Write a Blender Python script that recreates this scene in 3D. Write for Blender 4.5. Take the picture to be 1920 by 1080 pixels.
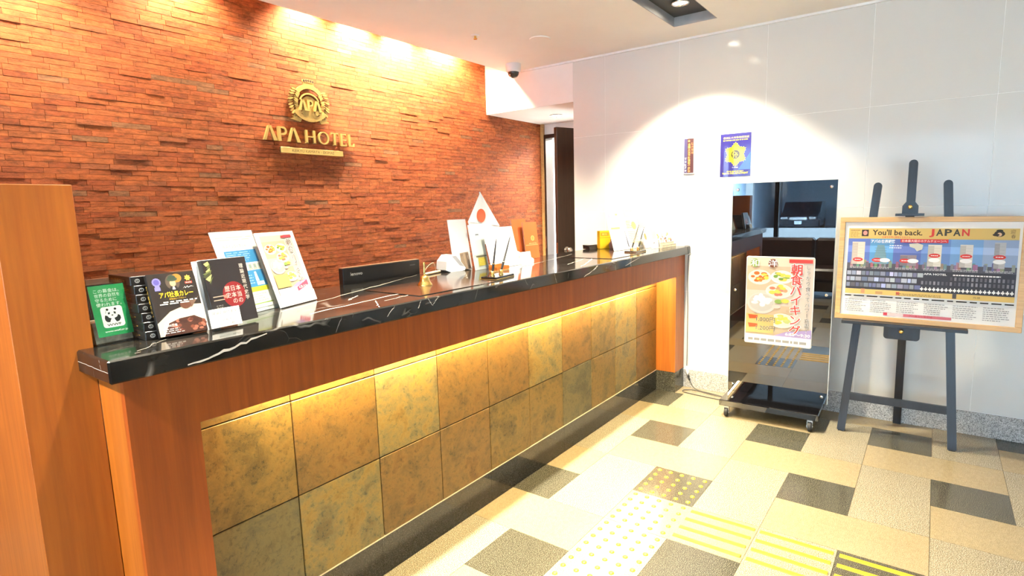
import bpy, bmesh, math, random
from mathutils import Vector, Matrix

# ------------------------------------------------------------------ scene, camera, world, light
for _o in list(bpy.data.objects):
    bpy.data.objects.remove(_o, do_unlink=True)
SC = bpy.context.scene
COL = SC.collection
PI = math.pi
CAM_R = ((0.5791044462396376, -0.8149167474468145, -0.023425095009138214),
         (-0.1274576041192051, -0.062120258688065436, -0.9898967787667158),
         (0.8052282902988908, 0.5762393323882296, -0.1398414541940015))
CAM_Z, F_PX, P_X, P_Y = 1.3960, 1056.44, 997.68, 537.17
cam = bpy.data.cameras.new('camera')
cam.sensor_width = 36.0
cam.lens = 36.0 * F_PX / 1920.0
cam.shift_x = -(P_X - 960.0) / 1920.0
cam.shift_y = (P_Y - 540.0) / 1920.0
cam.clip_start, cam.clip_end = 0.03, 300
cam_o = bpy.data.objects.new('camera', cam)
r_, d_, f_ = (Vector(v) for v in CAM_R)
cam_o.matrix_world = Matrix(((r_.x, -d_.x, -f_.x, 0), (r_.y, -d_.y, -f_.y, 0), (r_.z, -d_.z, -f_.z, CAM_Z), (0, 0, 0, 1)))
COL.objects.link(cam_o)
SC.camera = cam_o

SC.view_settings.view_transform = 'Standard'
SC.view_settings.look = 'None'
SC.view_settings.gamma = 1.0
SC.view_settings.use_curve_mapping = False
SC.view_settings.exposure = 0.7

W = bpy.data.worlds.new('sky')
SC.world = W
W.use_nodes = True
bg = W.node_tree.nodes['Background']
bg.inputs[0].default_value = (0.78, 0.91, 1.0, 1)
bg.inputs[1].default_value = 17.0

WARM = (1.0, 0.72, 0.40)
LAMP = (1.0, 0.89, 0.68)

def link(o):
    COL.objects.link(o)
    return o

def spot(name, loc, target, watts, size, blend=0.6, color=LAMP, radius=0.03):
    l = bpy.data.lights.new(name, 'SPOT')
    l.energy, l.spot_size, l.spot_blend, l.color, l.shadow_soft_size = watts, math.radians(size), blend, color, radius
    o = link(bpy.data.objects.new(name, l))
    o.location = loc
    o.rotation_euler = (Vector(target) - Vector(loc)).to_track_quat('-Z', 'Y').to_euler()
    return o

def area(name, loc, target, watts, sx, sy, color, spread=180, portal=False):
    l = bpy.data.lights.new(name, 'AREA')
    l.shape, l.size, l.size_y, l.energy, l.color, l.spread = 'RECTANGLE', sx, sy, watts, color, math.radians(spread)
    o = link(bpy.data.objects.new(name, l))
    o.location = loc
    o.rotation_euler = (Vector(target) - Vector(loc)).to_track_quat('-Z', 'Y').to_euler()
    if portal:
        l.cycles.is_portal = True
    return o

XW = 4.085          # tiled wall on the right (faces -X)
YB = 3.40           # brick wall on the left (faces -Y)
ZC = 2.557          # ceiling
YS = 3.11           # ceiling stops here: lamp slot along the brick
XG = -3.0           # glazed front behind the camera
YR = -3.6           # far right end of the lobby

# daylight through the glazed front (portal only guides the sky light)
area('window_portal', (XG + 0.03, -0.1, 1.3), (3, -0.1, 1.3), 1, 6.6, 2.5, (1, 1, 1), portal=True)
# sun on the street outside; the ceiling and the added slab outside keep it off the lobby
sun = bpy.data.lights.new('sun', 'SUN'); sun.energy, sun.angle, sun.color = 20.0, 0.01, (0.90, 0.96, 1.0)
sun_o = link(bpy.data.objects.new('sun', sun))
sun_o.rotation_euler = Vector((-0.74, 0.28, -0.56)).to_track_quat('-Z', 'Y').to_euler()
# slot lamps grazing the brick
SLOT = [(-1.6, 150), (0.72, 330), (1.52, 130), (2.28, 180), (2.68, 270), (3.08, 300), (3.56, 190)]
for sx_, sw_ in SLOT:
    spot('slot_spot', (sx_, 3.295, 2.80), (sx_, 3.37, 2.2), sw_, 152 if sx_ > 3.5 else 112, 0.9, (1.0, 0.80, 0.52), 0.03)
# added fill light: brightens the garage mirrored in the black panel
area('garage_fill', (-17.6, 3.2, 2.6), (-21.0, 3.2, 0), 5200, 5.0, 1.6, (0.55, 0.78, 1.0))
# recessed ceiling spots over the front of the counter
SPOTS = [(-1.35, 60), (-0.85, 540), (0.95, 390), (1.9, 590), (2.9, 440), (3.52, 340)]
for sx_, sw_ in SPOTS:
    spot('ceiling_spot', (sx_, 1.355, ZC + 0.05), (sx_, 1.345 if sx_ > 3.3 or sx_ < 0 else 1.02, 0), sw_, 106 if sx_ > 3.3 else 128 if sx_ == -0.85 else 86, 0.45 if sx_ > 3.3 else 0.7 if sx_ == -0.85 else 1.0, LAMP, 0.035)
# light strip under the counter ledge
area('ledge_strip', (2.32, 1.610, 0.905), (2.32, 1.618, 0.2), 40, 3.0, 0.02, (1.0, 0.80, 0.43))
# alcove downlight
spot('alcove_spot', (4.55, 2.93, 2.215), (4.6, 2.95, 0), 34, 120, 0.7, LAMP, 0.04)
# room beyond the staff door
l_ = bpy.data.lights.new('back_office_lamp', 'POINT'); l_.energy = 130; l_.color = (1.0, 0.95, 0.85); l_.shadow_soft_size = 0.12
o_ = link(bpy.data.objects.new('back_office_lamp', l_)); o_.location = (5.7, 3.1, 2.3)

# ------------------------------------------------------------------ materials
MATS = {}

def new_mat(name):
    m = bpy.data.materials.new(name)
    m.use_nodes = True
    nt = m.node_tree
    b = nt.nodes['Principled BSDF']
    MATS[name] = m
    return m, nt, b

def nd(nt, typ, **kw):
    n = nt.nodes.new(typ)
    for k, v in kw.items():
        if k.startswith('i_'):
            key = k[2:].replace('_', ' ')
            n.inputs[key].default_value = v
        else:
            setattr(n, k, v)
    return n

def ramp(nt, stops, fac=None, interp='LINEAR'):
    n = nt.nodes.new('ShaderNodeValToRGB')
    cr = n.color_ramp
    cr.interpolation = interp
    while len(cr.elements) < len(stops):
        cr.elements.new(0.5)
    for e, (p, c) in zip(cr.elements, stops):
        e.position = p
        e.color = (*c, 1) if len(c) == 3 else c
    if fac is not None:
        nt.links.new(fac, n.inputs[0])
    return n

def coords(nt, scale=(1, 1, 1), kind='Object', rot=(0, 0, 0)):
    tc = nt.nodes.new('ShaderNodeTexCoord')
    mp = nt.nodes.new('ShaderNodeMapping')
    mp.inputs['Scale'].default_value = scale
    mp.inputs['Rotation'].default_value = rot
    nt.links.new(tc.outputs[kind], mp.inputs[0])
    return mp.outputs[0]

def noise(nt, vec, scale, detail=3, rough=0.55, dist=0.0):
    n = nd(nt, 'ShaderNodeTexNoise')
    n.inputs['Scale'].default_value = scale
    n.inputs['Detail'].default_value = detail
    n.inputs['Roughness'].default_value = rough
    n.inputs['Distortion'].default_value = dist
    nt.links.new(vec, n.inputs['Vector'])
    return n.outputs[0]

def bump(nt, b, h, strength=0.2, dist=0.01):
    n = nt.nodes.new('ShaderNodeBump')
    n.inputs['Strength'].default_value = strength
    n.inputs['Distance'].default_value = dist
    nt.links.new(h, n.inputs['Height'])
    nt.links.new(n.outputs[0], b.inputs['Normal'])

def mix(nt, a, c, fac, mode='MIX'):
    n = nt.nodes.new('ShaderNodeMix')
    n.data_type = 'RGBA'
    n.blend_type = mode
    for src, idx in ((fac, 0), (a, 6), (c, 7)):
        if isinstance(src, (int, float)):
            n.inputs[idx].default_value = src
        elif isinstance(src, tuple):
            n.inputs[idx].default_value = (*src, 1)
        else:
            nt.links.new(src, n.inputs[idx])
    return n.outputs[2]

def plain(name, col, rough=0.5, metal=0.0, var=0.06, scale=14, coat=0.0, spec=0.5, ior=1.5):
    m, nt, b = new_mat(name)
    f = noise(nt, coords(nt), scale)
    c2 = tuple(min(1, x * (1 + var)) for x in col)
    c1 = tuple(x * (1 - var) for x in col)
    r = ramp(nt, [(0.3, c1), (0.7, c2)], f)
    nt.links.new(r.outputs[0], b.inputs['Base Color'])
    b.inputs['Roughness'].default_value = rough
    b.inputs['Metallic'].default_value = metal
    b.inputs['Coat Weight'].default_value = coat
    b.inputs['Coat Roughness'].default_value = 0.05
    b.inputs['Specular IOR Level'].default_value = spec
    b.inputs['IOR'].default_value = ior
    return m

def emit(name, col, strength):
    m, nt, b = new_mat(name)
    b.inputs['Base Color'].default_value = (*col, 1)
    b.inputs['Emission Color'].default_value = (*col, 1)
    b.inputs['Emission Strength'].default_value = strength
    return m

def wood(name, dark, light, axis=2, rough=0.38, coat=0.15):
    m, nt, b = new_mat(name)
    s = [22.0, 22.0, 22.0]
    s[axis] = 1.3
    v = coords(nt, tuple(s))
    n1 = noise(nt, v, 1.6, 5, 0.6, 0.6)
    s2 = [90.0, 90.0, 90.0]
    s2[axis] = 3.0
    n2 = noise(nt, coords(nt, tuple(s2)), 1.0, 2)
    n3 = noise(nt, coords(nt, (2.2, 2.2, 1.6)), 1.0, 2)
    r1 = ramp(nt, [(0.25, dark), (0.75, light)], n1)
    c = mix(nt, r1.outputs[0], ramp(nt, [(0.35, (0.72,) * 3), (0.6, (1.0,) * 3)], n2).outputs[0], 0.45, 'MULTIPLY')
    c = mix(nt, c, ramp(nt, [(0.3, (0.86,) * 3), (0.7, (1.06,) * 3)], n3).outputs[0], 0.7, 'MULTIPLY')
    nt.links.new(c, b.inputs['Base Color'])
    b.inputs['Roughness'].default_value = rough
    b.inputs['Coat Weight'].default_value = coat
    b.inputs['Coat Roughness'].default_value = 0.2
    bump(nt, b, n2, 0.05, 0.002)
    return m

def granite(name, cols, scale=260, rough=0.2, spread=1.0):
    m, nt, b = new_mat(name)
    v = coords(nt, kind='Object')
    n1 = noise(nt, v, scale, 2, 0.7)
    n2 = noise(nt, v, scale * 0.16, 3)
    n3 = noise(nt, v, 3.0, 2)
    stops = [(0.34 + 0.32 * i / (len(cols) - 1), c) for i, c in enumerate(cols)]
    r = ramp(nt, stops, n1)
    c = mix(nt, r.outputs[0], ramp(nt, [(0.35, (0.86,) * 3), (0.65, (1.08,) * 3)], n2).outputs[0], 0.6, 'MULTIPLY')
    c = mix(nt, c, ramp(nt, [(0.3, (0.95,) * 3), (0.7, (1.03,) * 3)], n3).outputs[0], 1.0, 'MULTIPLY')
    nt.links.new(c, b.inputs['Base Color'])
    b.inputs['Roughness'].default_value = rough
    return m

def slate(name, cols, seed, rough=0.42):
    m, nt, b = new_mat(name)
    cols = [(c[0] * 0.43 * k, c[1] * 0.45 * k, c[2] * 0.33 * k) for c, k in zip(cols, (0.95, 1.22, 1.0, 0.62))]
    tc = nt.nodes.new('ShaderNodeTexCoord')
    mp = nt.nodes.new('ShaderNodeMapping')
    mp.inputs['Location'].default_value = (seed * 3.1, seed * 1.7, seed)
    nt.links.new(tc.outputs['Object'], mp.inputs[0])
    v = mp.outputs[0]
    n1 = noise(nt, v, 8, 9, 0.72, 0.35)
    n2 = noise(nt, v, 60, 6, 0.78, 0.2)
    a = ramp(nt, [(0.36, cols[0]), (0.46, cols[1]), (0.55, cols[2]), (0.64, cols[3])], n1)
    bb = ramp(nt, [(0.38, tuple(x * 0.6 for x in cols[3])), (0.48, cols[1]), (0.60, tuple(min(1, x * 1.45) for x in cols[0]))], n2)
    c = mix(nt, a.outputs[0], bb.outputs[0], 0.4)
    nt.links.new(c, b.inputs['Base Color'])
    b.inputs['Roughness'].default_value = rough
    bump(nt, b, n2, 0.22, 0.004)
    return m

def marble(name):
    m, nt, b = new_mat(name)
    v0 = coords(nt)
    nz = nd(nt, 'ShaderNodeTexNoise')
    nz.inputs['Scale'].default_value = 2.2
    nz.inputs['Detail'].default_value = 4
    nt.links.new(v0, nz.inputs['Vector'])
    vm = nd(nt, 'ShaderNodeVectorMath', operation='MULTIPLY_ADD')
    vm.inputs[1].default_value = (0.35, 0.35, 0.35)
    nt.links.new(nz.outputs[1], vm.inputs[0])
    nt.links.new(v0, vm.inputs[2])
    outs = []
    for sc_, w, sx in ((2.2, 0.010, 1.0), (4.6, 0.009, 0.7), (11.0, 0.008, 1.0)):
        mp = nt.nodes.new('ShaderNodeMapping')
        mp.inputs['Scale'].default_value = (sx * 0.55, 1.25, 0.9)
        nt.links.new(vm.outputs[0], mp.inputs[0])
        vo = nd(nt, 'ShaderNodeTexVoronoi', feature='DISTANCE_TO_EDGE')
        vo.inputs['Scale'].default_value = sc_
        nt.links.new(mp.outputs[0], vo.inputs['Vector'])
        k = 1.0 if sc_ < 3 else (0.55 if sc_ < 6 else 0.22)
        outs.append(ramp(nt, [(0.0, (k,) * 3), (w * 0.5, (k * 0.6,) * 3), (w * 1.6, (0, 0, 0))], vo.outputs['Distance']).outputs[0])
    gate = ramp(nt, [(0.58, (0, 0, 0)), (0.68, (0.5, 0.5, 0.5))], noise(nt, v0, 3.1, 2)).outputs[0]
    gate2 = ramp(nt, [(0.55, (0, 0, 0)), (0.68, (0.6, 0.6, 0.6))], noise(nt, v0, 5.3, 2)).outputs[0]
    s = mix(nt, outs[0], gate, 1.0, 'MULTIPLY')
    s2 = mix(nt, outs[1], gate2, 1.0, 'MULTIPLY')
    s3 = mix(nt, outs[2], gate2, 1.0, 'MULTIPLY')
    s = mix(nt, s, s2, 1.0, 'ADD')
    s = mix(nt, s, s3, 1.0, 'ADD')
    base = ramp(nt, [(0.35, (0.006, 0.006, 0.006)), (0.7, (0.02, 0.018, 0.016))], noise(nt, v0, 9, 4)).outputs[0]
    nt.links.new(mix(nt, base, (0.62, 0.58, 0.52), s), b.inputs['Base Color'])
    b.inputs['Roughness'].default_value = 0.09
    b.inputs['Specular IOR Level'].default_value = 0.62
    return m

def attr_mat(name, rough=0.45, coat=0.0, coat_rough=0.05):
    m, nt, b = new_mat(name)
    a = nd(nt, 'ShaderNodeAttribute', attribute_name='Col')
    nt.links.new(mix(nt, a.outputs['Color'], (0.80, 0.80, 0.80), 1.0, 'MULTIPLY'), b.inputs['Base Color'])     # paper is never pure white
    b.inputs['Roughness'].default_value = rough
    b.inputs['Coat Weight'].default_value = coat
    b.inputs['Coat Roughness'].default_value = coat_rough
    return m

def clear(name, tint=(0.96, 0.98, 0.97), rough=0.03, refl=1.0):
    m, nt, b = new_mat(name)
    nt.nodes.remove(b)
    out = nt.nodes['Material Output']
    t = nd(nt, 'ShaderNodeBsdfTransparent')
    t.inputs[0].default_value = (*tint, 1)
    g = nd(nt, 'ShaderNodeBsdfGlossy')
    g.inputs['Roughness'].default_value = rough
    lw = nd(nt, 'ShaderNodeLayerWeight')
    pw = nd(nt, 'ShaderNodeMath', operation='POWER')
    pw.inputs[1].default_value = 5.0
    nt.links.new(lw.outputs['Facing'], pw.inputs[0])
    fr = nd(nt, 'ShaderNodeMath', operation='MULTIPLY_ADD')     # Schlick, the same from both sides
    fr.inputs[1].default_value, fr.inputs[2].default_value = 0.96, 0.04
    nt.links.new(pw.outputs[0], fr.inputs[0])
    mx = nd(nt, 'ShaderNodeMixShader')
    nt.links.new(fr.outputs[0], mx.inputs[0])
    nt.links.new(t.outputs[0], mx.inputs[1])
    nt.links.new(g.outputs[0], mx.inputs[2])
    nt.links.new(mx.outputs[0], out.inputs[0])
    return m

def brick_mat():
    m, nt, b = new_mat('brick')
    a = nd(nt, 'ShaderNodeAttribute', attribute_name='Col')
    v = coords(nt, (1, 1, 1))
    n = noise(nt, coords(nt, (0.4, 1, 1.4)), 48, 7, 0.8)
    n2 = noise(nt, coords(nt, (0.7, 1, 1.2)), 170, 5, 0.8)
    c = mix(nt, a.outputs['Color'], ramp(nt, [(0.36, (0.42,) * 3), (0.5, (0.95,) * 3), (0.64, (1.40,) * 3)], n).outputs[0], 0.9, 'MULTIPLY')
    nt.links.new(c, b.inputs['Base Color'])
    b.inputs['Roughness'].default_value = 0.78
    b.inputs['Specular IOR Level'].default_value = 0.25
    h = nd(nt, 'ShaderNodeMath', operation='ADD')
    nt.links.new(n, h.inputs[0]); nt.links.new(n2, h.inputs[1])
    bump(nt, b, h.outputs[0], 0.6, 0.004)
    return m

brick_mat()
wood('fascia_wood', (0.26, 0.046, 0.0036), (0.40, 0.084, 0.0065), 2, 0.45, 0.0)
wood('panel_wood', (0.32, 0.080, 0.0055), (0.46, 0.137, 0.011), 2, 0.48, 0.0)
wood('partition_wood', (0.27, 0.064, 0.0042), (0.39, 0.110, 0.0085), 2, 0.48, 0.0)
wood('oak', (0.55, 0.31, 0.11), (0.72, 0.45, 0.18), 0, 0.4, 0.1)
wood('door_wood', (0.020, 0.010, 0.006), (0.045, 0.020, 0.012), 2)
wood('blue_black_wood', (0.010, 0.014, 0.022), (0.022, 0.028, 0.042), 2, 0.35, 0.1)
plain('wall_tile', (0.70, 0.69, 0.655), 0.10, var=0.015, scale=2, spec=0.35)
plain('grout', (0.95, 0.94, 0.92), 0.6)
plain('plaster', (0.84, 0.81, 0.78), 0.85, var=0.02, scale=5)
plain('ceiling_paint', (0.88, 0.87, 0.84), 0.9, var=0.02, scale=3)
plain('white_paint', (0.86, 0.86, 0.85), 0.5, var=0.02)
plain('dark_mortar', (0.10, 0.035, 0.018), 0.9)
plain('dark_grout', (0.10, 0.075, 0.04), 0.8)
granite('beige_granite', [(0.155, 0.117, 0.063), (0.235, 0.185, 0.104), (0.275, 0.22, 0.128), (0.36, 0.31, 0.21)], 330, 0.20)
granite('speckled_granite', [(0.04, 0.033, 0.021), (0.175, 0.148, 0.096), (0.26, 0.225, 0.152), (0.56, 0.525, 0.42)], 300, 0.22)
granite('black_granite', [(0.007, 0.0066, 0.0046), (0.032, 0.030, 0.022), (0.064, 0.060, 0.043), (0.24, 0.225, 0.165)], 340, 0.16)
granite('grey_granite', [(0.09, 0.09, 0.09), (0.36, 0.35, 0.34), (0.52, 0.51, 0.49), (0.72, 0.71, 0.69)], 230, 0.22)
granite('base_granite', [(0.010, 0.010, 0.010), (0.028, 0.027, 0.025), (0.04, 0.038, 0.034), (0.085, 0.08, 0.07)], 260, 0.025)
plain('floor_joint', (0.22, 0.18, 0.13), 0.8)
slate('slate_rust', [(0.30, 0.13, 0.030), (0.44, 0.22, 0.06), (0.36, 0.20, 0.07), (0.20, 0.15, 0.07)], 1)
slate('slate_olive', [(0.34, 0.18, 0.045), (0.44, 0.25, 0.07), (0.30, 0.20, 0.075), (0.17, 0.13, 0.06)], 2)
slate('slate_gold', [(0.42, 0.22, 0.05), (0.54, 0.34, 0.11), (0.34, 0.30, 0.19), (0.20, 0.19, 0.15)], 3)
slate('slate_grey', [(0.24, 0.18, 0.09), (0.32, 0.24, 0.12), (0.20, 0.18, 0.13), (0.13, 0.13, 0.11)], 4)
marble('black_marble')
attr_mat('print', 0.5)
attr_mat('gloss_print', 0.35, 1.0, 0.02)
attr_mat('paper_print', 0.65)
plain('paper', (0.74, 0.73, 0.70), 0.6, var=0.02)
plain('gold', (0.52, 0.37, 0.12), 0.45, 0.45, 0.08)
plain('gold_plate', (0.58, 0.43, 0.15), 0.42, 0.45, 0.05)
plain('brass', (0.80, 0.55, 0.18), 0.22, 1.0, 0.05)
plain('steel', (0.62, 0.62, 0.62), 0.25, 1.0, 0.04)
plain('chrome', (0.85, 0.85, 0.86), 0.12, 1.0, 0.02)
plain('black_gloss', (0.004, 0.004, 0.005), 0.01, 0.0, 0.05, ior=2.1)
plain('black_plastic', (0.012, 0.012, 0.013), 0.32, 0.0, 0.1)
plain('rubber', (0.02, 0.02, 0.02), 0.6)
plain('cable_rubber', (0.05, 0.045, 0.04), 0.5)
plain('white_plastic', (0.76, 0.76, 0.76), 0.3, var=0.02)
plain('grey_plastic', (0.35, 0.35, 0.37), 0.35)
plain('grey_metal', (0.42, 0.42, 0.43), 0.5, 0.2)
plain('dark_plate', (0.02, 0.018, 0.016), 0.5)
plain('dome_smoke', (0.05, 0.042, 0.036), 0.08)
plain('yellow_resin', (0.72, 0.42, 0.012), 0.4)
plain('leather_mat', (0.035, 0.018, 0.012), 0.12, spec=0.6)
plain('brown_leather', (0.035, 0.016, 0.011), 0.35)
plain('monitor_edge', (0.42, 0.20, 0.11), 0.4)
plain('red_felt', (0.55, 0.06, 0.04), 0.7)
plain('orange_card', (0.58, 0.12, 0.025), 0.5)
plain('yellow_card', (0.78, 0.46, 0.01), 0.5)
plain('car_paint', (0.008, 0.010, 0.016), 0.15, coat=1.0)
plain('pale_concrete', (0.30, 0.34, 0.38), 0.8)
plain('asphalt', (0.30, 0.31, 0.33), 0.85)
plain('pavement', (0.58, 0.58, 0.58), 0.8)
plain('concrete', (0.32, 0.37, 0.43), 0.85)
plain('frame_metal', (0.015, 0.014, 0.014), 0.4, 0.3)
plain('coins', (0.45, 0.40, 0.30), 0.35, 0.6, 0.4, 60)
clear('clear_acrylic')
clear('window_glass', (0.80, 0.86, 0.88), 0.0)
emit('lens', (1.0, 0.86, 0.62), 60.0)
emit('strip_glow', (1.0, 0.75, 0.36), 12.0)
M = MATS
# ------------------------------------------------------------------ mesh helpers
class MB:
    """collects vertices and faces (with a flat colour per face if wanted) for ONE mesh object"""
    def __init__(s):
        s.v, s.f, s.c, s.sm = [], [], [], []

    def add(s, vs, fs, col=None, smooth=False):
        n = len(s.v)
        s.v += [tuple(p) for p in vs]
        for f in fs:
            s.f.append(tuple(i + n for i in f))
            s.c.append(col)
            s.sm.append(smooth)
        return s

    def box(s, x0, x1, y0, y1, z0, z1, col=None, skip=()):
        vs = [(x0, y0, z0), (x1, y0, z0), (x1, y1, z0), (x0, y1, z0), (x0, y0, z1), (x1, y0, z1), (x1, y1, z1), (x0, y1, z1)]
        fs = {'b': (0, 3, 2, 1), 't': (4, 5, 6, 7), 'f': (0, 1, 5, 4), 'k': (2, 3, 7, 6), 'l': (3, 0, 4, 7), 'r': (1, 2, 6, 5)}
        return s.add(vs, [q for k, q in fs.items() if k not in skip], col)

    def bbox(s, x0, x1, y0, y1, z0, z1, b=0.003, col=None):
        """box with chamfered edges"""
        vs, idx = [], {}
        for sx in (0, 1):
            for sy in (0, 1):
                for sz in (0, 1):
                    X, Y, Z = (x0, x1)[sx], (y0, y1)[sy], (z0, z1)[sz]
                    dx, dy, dz = b * (1 - 2 * sx), b * (1 - 2 * sy), b * (1 - 2 * sz)
                    for k, p in enumerate(((X, Y + dy, Z + dz), (X + dx, Y, Z + dz), (X + dx, Y + dy, Z))):
                        idx[(sx, sy, sz, k)] = len(vs)
                        vs.append(p)
        I = lambda a, c, e, k: idx[(a, c, e, k)]
        fs = []
        for a in (0, 1):
            q = [I(a, 0, 0, 0), I(a, 1, 0, 0), I(a, 1, 1, 0), I(a, 0, 1, 0)]
            fs.append(q if a else q[::-1])
            q = [I(0, a, 0, 1), I(1, a, 0, 1), I(1, a, 1, 1), I(0, a, 1, 1)]
            fs.append(q[::-1] if a else q)
            q = [I(0, 0, a, 2), I(1, 0, a, 2), I(1, 1, a, 2), I(0, 1, a, 2)]
            fs.append(q if a else q[::-1])
        for a in (0, 1):
            for c in (0, 1):
                fs.append([I(a, c, 0, 0), I(a, c, 1, 0), I(a, c, 1, 1), I(a, c, 0, 1)])
                fs.append([I(a, 0, c, 0), I(a, 1, c, 0), I(a, 1, c, 2), I(a, 0, c, 2)])
                fs.append([I(0, a, c, 1), I(1, a, c, 1), I(1, a, c, 2), I(0, a, c, 2)])
                for e in (0, 1):
                    fs.append([I(a, c, e, 0), I(a, c, e, 1), I(a, c, e, 2)])
        seen, out = set(), []
        for f in fs:
            k = tuple(sorted(f))
            if k not in seen:
                seen.add(k)
                out.append(tuple(f))
        return s.add(vs, out, col)

    def prism(s, pts, y0, y1, col=None, axis='y'):
        """outline in (x, z), extruded along y (or (x, y) along z, or (y, z) along x)"""
        n = len(pts)
        P = {'y': lambda a, c, d: (a, d, c), 'z': lambda a, c, d: (a, c, d), 'x': lambda a, c, d: (d, a, c)}[axis]
        vs = [P(a, c, y0) for a, c in pts] + [P(a, c, y1) for a, c in pts]
        fs = [tuple(range(n)), tuple(range(2 * n - 1, n - 1, -1))] + [(i, i + n, (i + 1) % n + n, (i + 1) % n) for i in range(n)]
        return s.add(vs, fs, col)

    def ring(s, outer, inner, y0, y1, col=None):
        n = len(outer)
        vs = [(a, y0, c) for a, c in outer] + [(a, y0, c) for a, c in inner] + [(a, y1, c) for a, c in outer] + [(a, y1, c) for a, c in inner]
        fs = []
        for i in range(n):
            j = (i + 1) % n
            fs += [(i, j, n + j, n + i), (2 * n + i, 3 * n + i, 3 * n + j, 2 * n + j), (i, 2 * n + i, 2 * n + j, j), (n + i, n + j, 3 * n + j, 3 * n + i)]
        return s.add(vs, fs, col)

    def lathe(s, prof, c=(0, 0, 0), n=20, axis='z', col=None, smooth=True, caps=True):
        """profile of (radius, height)"""
        P = {'z': lambda a, b, h: (c[0] + a, c[1] + b, c[2] + h), 'y': lambda a, b, h: (c[0] + a, c[1] + h, c[2] + b), 'x': lambda a, b, h: (c[0] + h, c[1] + a, c[2] + b)}[axis]
        vs, fs = [], []
        for r, h in prof:
            for i in range(n):
                t = 2 * PI * i / n
                vs.append(P(r * math.cos(t), r * math.sin(t), h))
        for k in range(len(prof) - 1):
            for i in range(n):
                j = (i + 1) % n
                fs.append((k * n + i, k * n + j, (k + 1) * n + j, (k + 1) * n + i))
        s.add(vs, fs, col, smooth)
        if caps:
            s.add(vs[:n], [tuple(range(n - 1, -1, -1))], col)
            s.add(vs[-n:], [tuple(range(n))], col)
        return s

    def tube(s, pts, r, n=8, col=None, smooth=True):
        pts = [Vector(p) for p in pts]
        rs = r if isinstance(r, (list, tuple)) else [r] * len(pts)
        vs, fs = [], []
        up = Vector((0.13, 0.31, 1)).normalized()
        for i, p in enumerate(pts):
            t = (pts[min(i + 1, len(pts) - 1)] - pts[max(i - 1, 0)]).normalized()
            a = t.cross(up)
            if a.length < 1e-3:
                a = t.cross(Vector((1, 0, 0)))
            a.normalize()
            b = t.cross(a)
            for k in range(n):
                q = 2 * PI * k / n
                vs.append(p + (a * math.cos(q) + b * math.sin(q)) * rs[i])
        for i in range(len(pts) - 1):
            for k in range(n):
                j = (k + 1) % n
                fs.append((i * n + k, i * n + j, (i + 1) * n + j, (i + 1) * n + k))
        fs.append(tuple(range(n - 1, -1, -1)))
        fs.append(tuple(range((len(pts) - 1) * n, len(pts) * n)))
        return s.add(vs, fs, col, smooth)

    def beam(s, p0, p1, w, d, side=(1, 0, 0), col=None):
        """rectangular bar from p0 to p1: w along side, d across"""
        p0, p1 = Vector(p0), Vector(p1)
        t = (p1 - p0).normalized()
        a = Vector(side)
        a = (a - t * a.dot(t)).normalized()
        b = t.cross(a)
        vs = []
        for p in (p0, p1):
            for i, j in ((-1, -1), (1, -1), (1, 1), (-1, 1)):
                vs.append(p + a * (i * w / 2) + b * (j * d / 2))
        return s.add(vs, [(0, 3, 2, 1), (4, 5, 6, 7), (0, 1, 5, 4), (1, 2, 6, 5), (2, 3, 7, 6), (3, 0, 4, 7)], col)

    def mesh(s, name, mat, default=(0.8, 0.8, 0.8), fix=True):
        me = bpy.data.meshes.new(name)
        me.from_pydata(s.v, [], s.f)
        if fix:
            bm = bmesh.new()
            bm.from_mesh(me)
            bmesh.ops.recalc_face_normals(bm, faces=bm.faces)
            bm.to_mesh(me)
            bm.free()
        if any(c is not None for c in s.c):
            at = me.color_attributes.new('Col', 'FLOAT_COLOR', 'CORNER')
            buf = []
            for p, c in zip(me.polygons, s.c):
                c = c or default
                buf += [c[0], c[1], c[2], 1.0] * p.loop_total
            at.data.foreach_set('color', buf)
        if any(s.sm):
            me.polygons.foreach_set('use_smooth', s.sm)
        me.materials.append(M[mat])
        return me

    def build(s, name, mat, parent=None, loc=None, fix=True):
        me = s.mesh(name, mat, fix=fix)
        o = link(bpy.data.objects.new(name, me))
        if parent is not None:
            o.parent = parent
        if loc:
            o.location = loc
        return o

def srgb(r, g, b):
    f = lambda c: (c / 255 / 12.92) if c <= 10 else ((c / 255 + 0.055) / 1.055) ** 2.4
    return (f(r), f(g), f(b))

def thing(name, label, cat, loc=(0, 0, 0), rot=(0, 0, 0), group=None):
    o = link(bpy.data.objects.new(name, None))
    o.empty_display_size = 0.05
    o.location, o.rotation_euler = loc, rot
    return tag(o, label, cat, group)

def tag(o, label, cat, group=None):
    o['label'], o['category'] = label, cat
    if group:
        o['group'] = group
    return o

def struct(o):
    o['kind'] = 'structure'
    return o

def stuff(o):
    o['kind'] = 'stuff'
    return o

def relabel(o, text):
    o['label'] = text
    return o

_T = {}
def glyphs(text, bold=0.0):
    key = (text, bold)
    if key not in _T:
        c = bpy.data.curves.new('lettering', 'FONT')
        c.body, c.size, c.offset, c.resolution_u = text, 1.0, bold, 2
        o = bpy.data.objects.new('lettering', c)
        m = o.to_mesh()
        vs = [(v.co.x, v.co.y) for v in m.vertices]
        fs = [tuple(p.vertices) for p in m.polygons]
        o.to_mesh_clear()
        bpy.data.objects.remove(o)
        bpy.data.curves.remove(c)
        if vs:
            xs, ys = [p[0] for p in vs], [p[1] for p in vs]
            bb = (min(xs), max(xs), min(ys), max(ys))
        else:
            bb = (0, 1, 0, 1)
        _T[key] = (vs, fs, bb)
    return _T[key]

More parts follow.
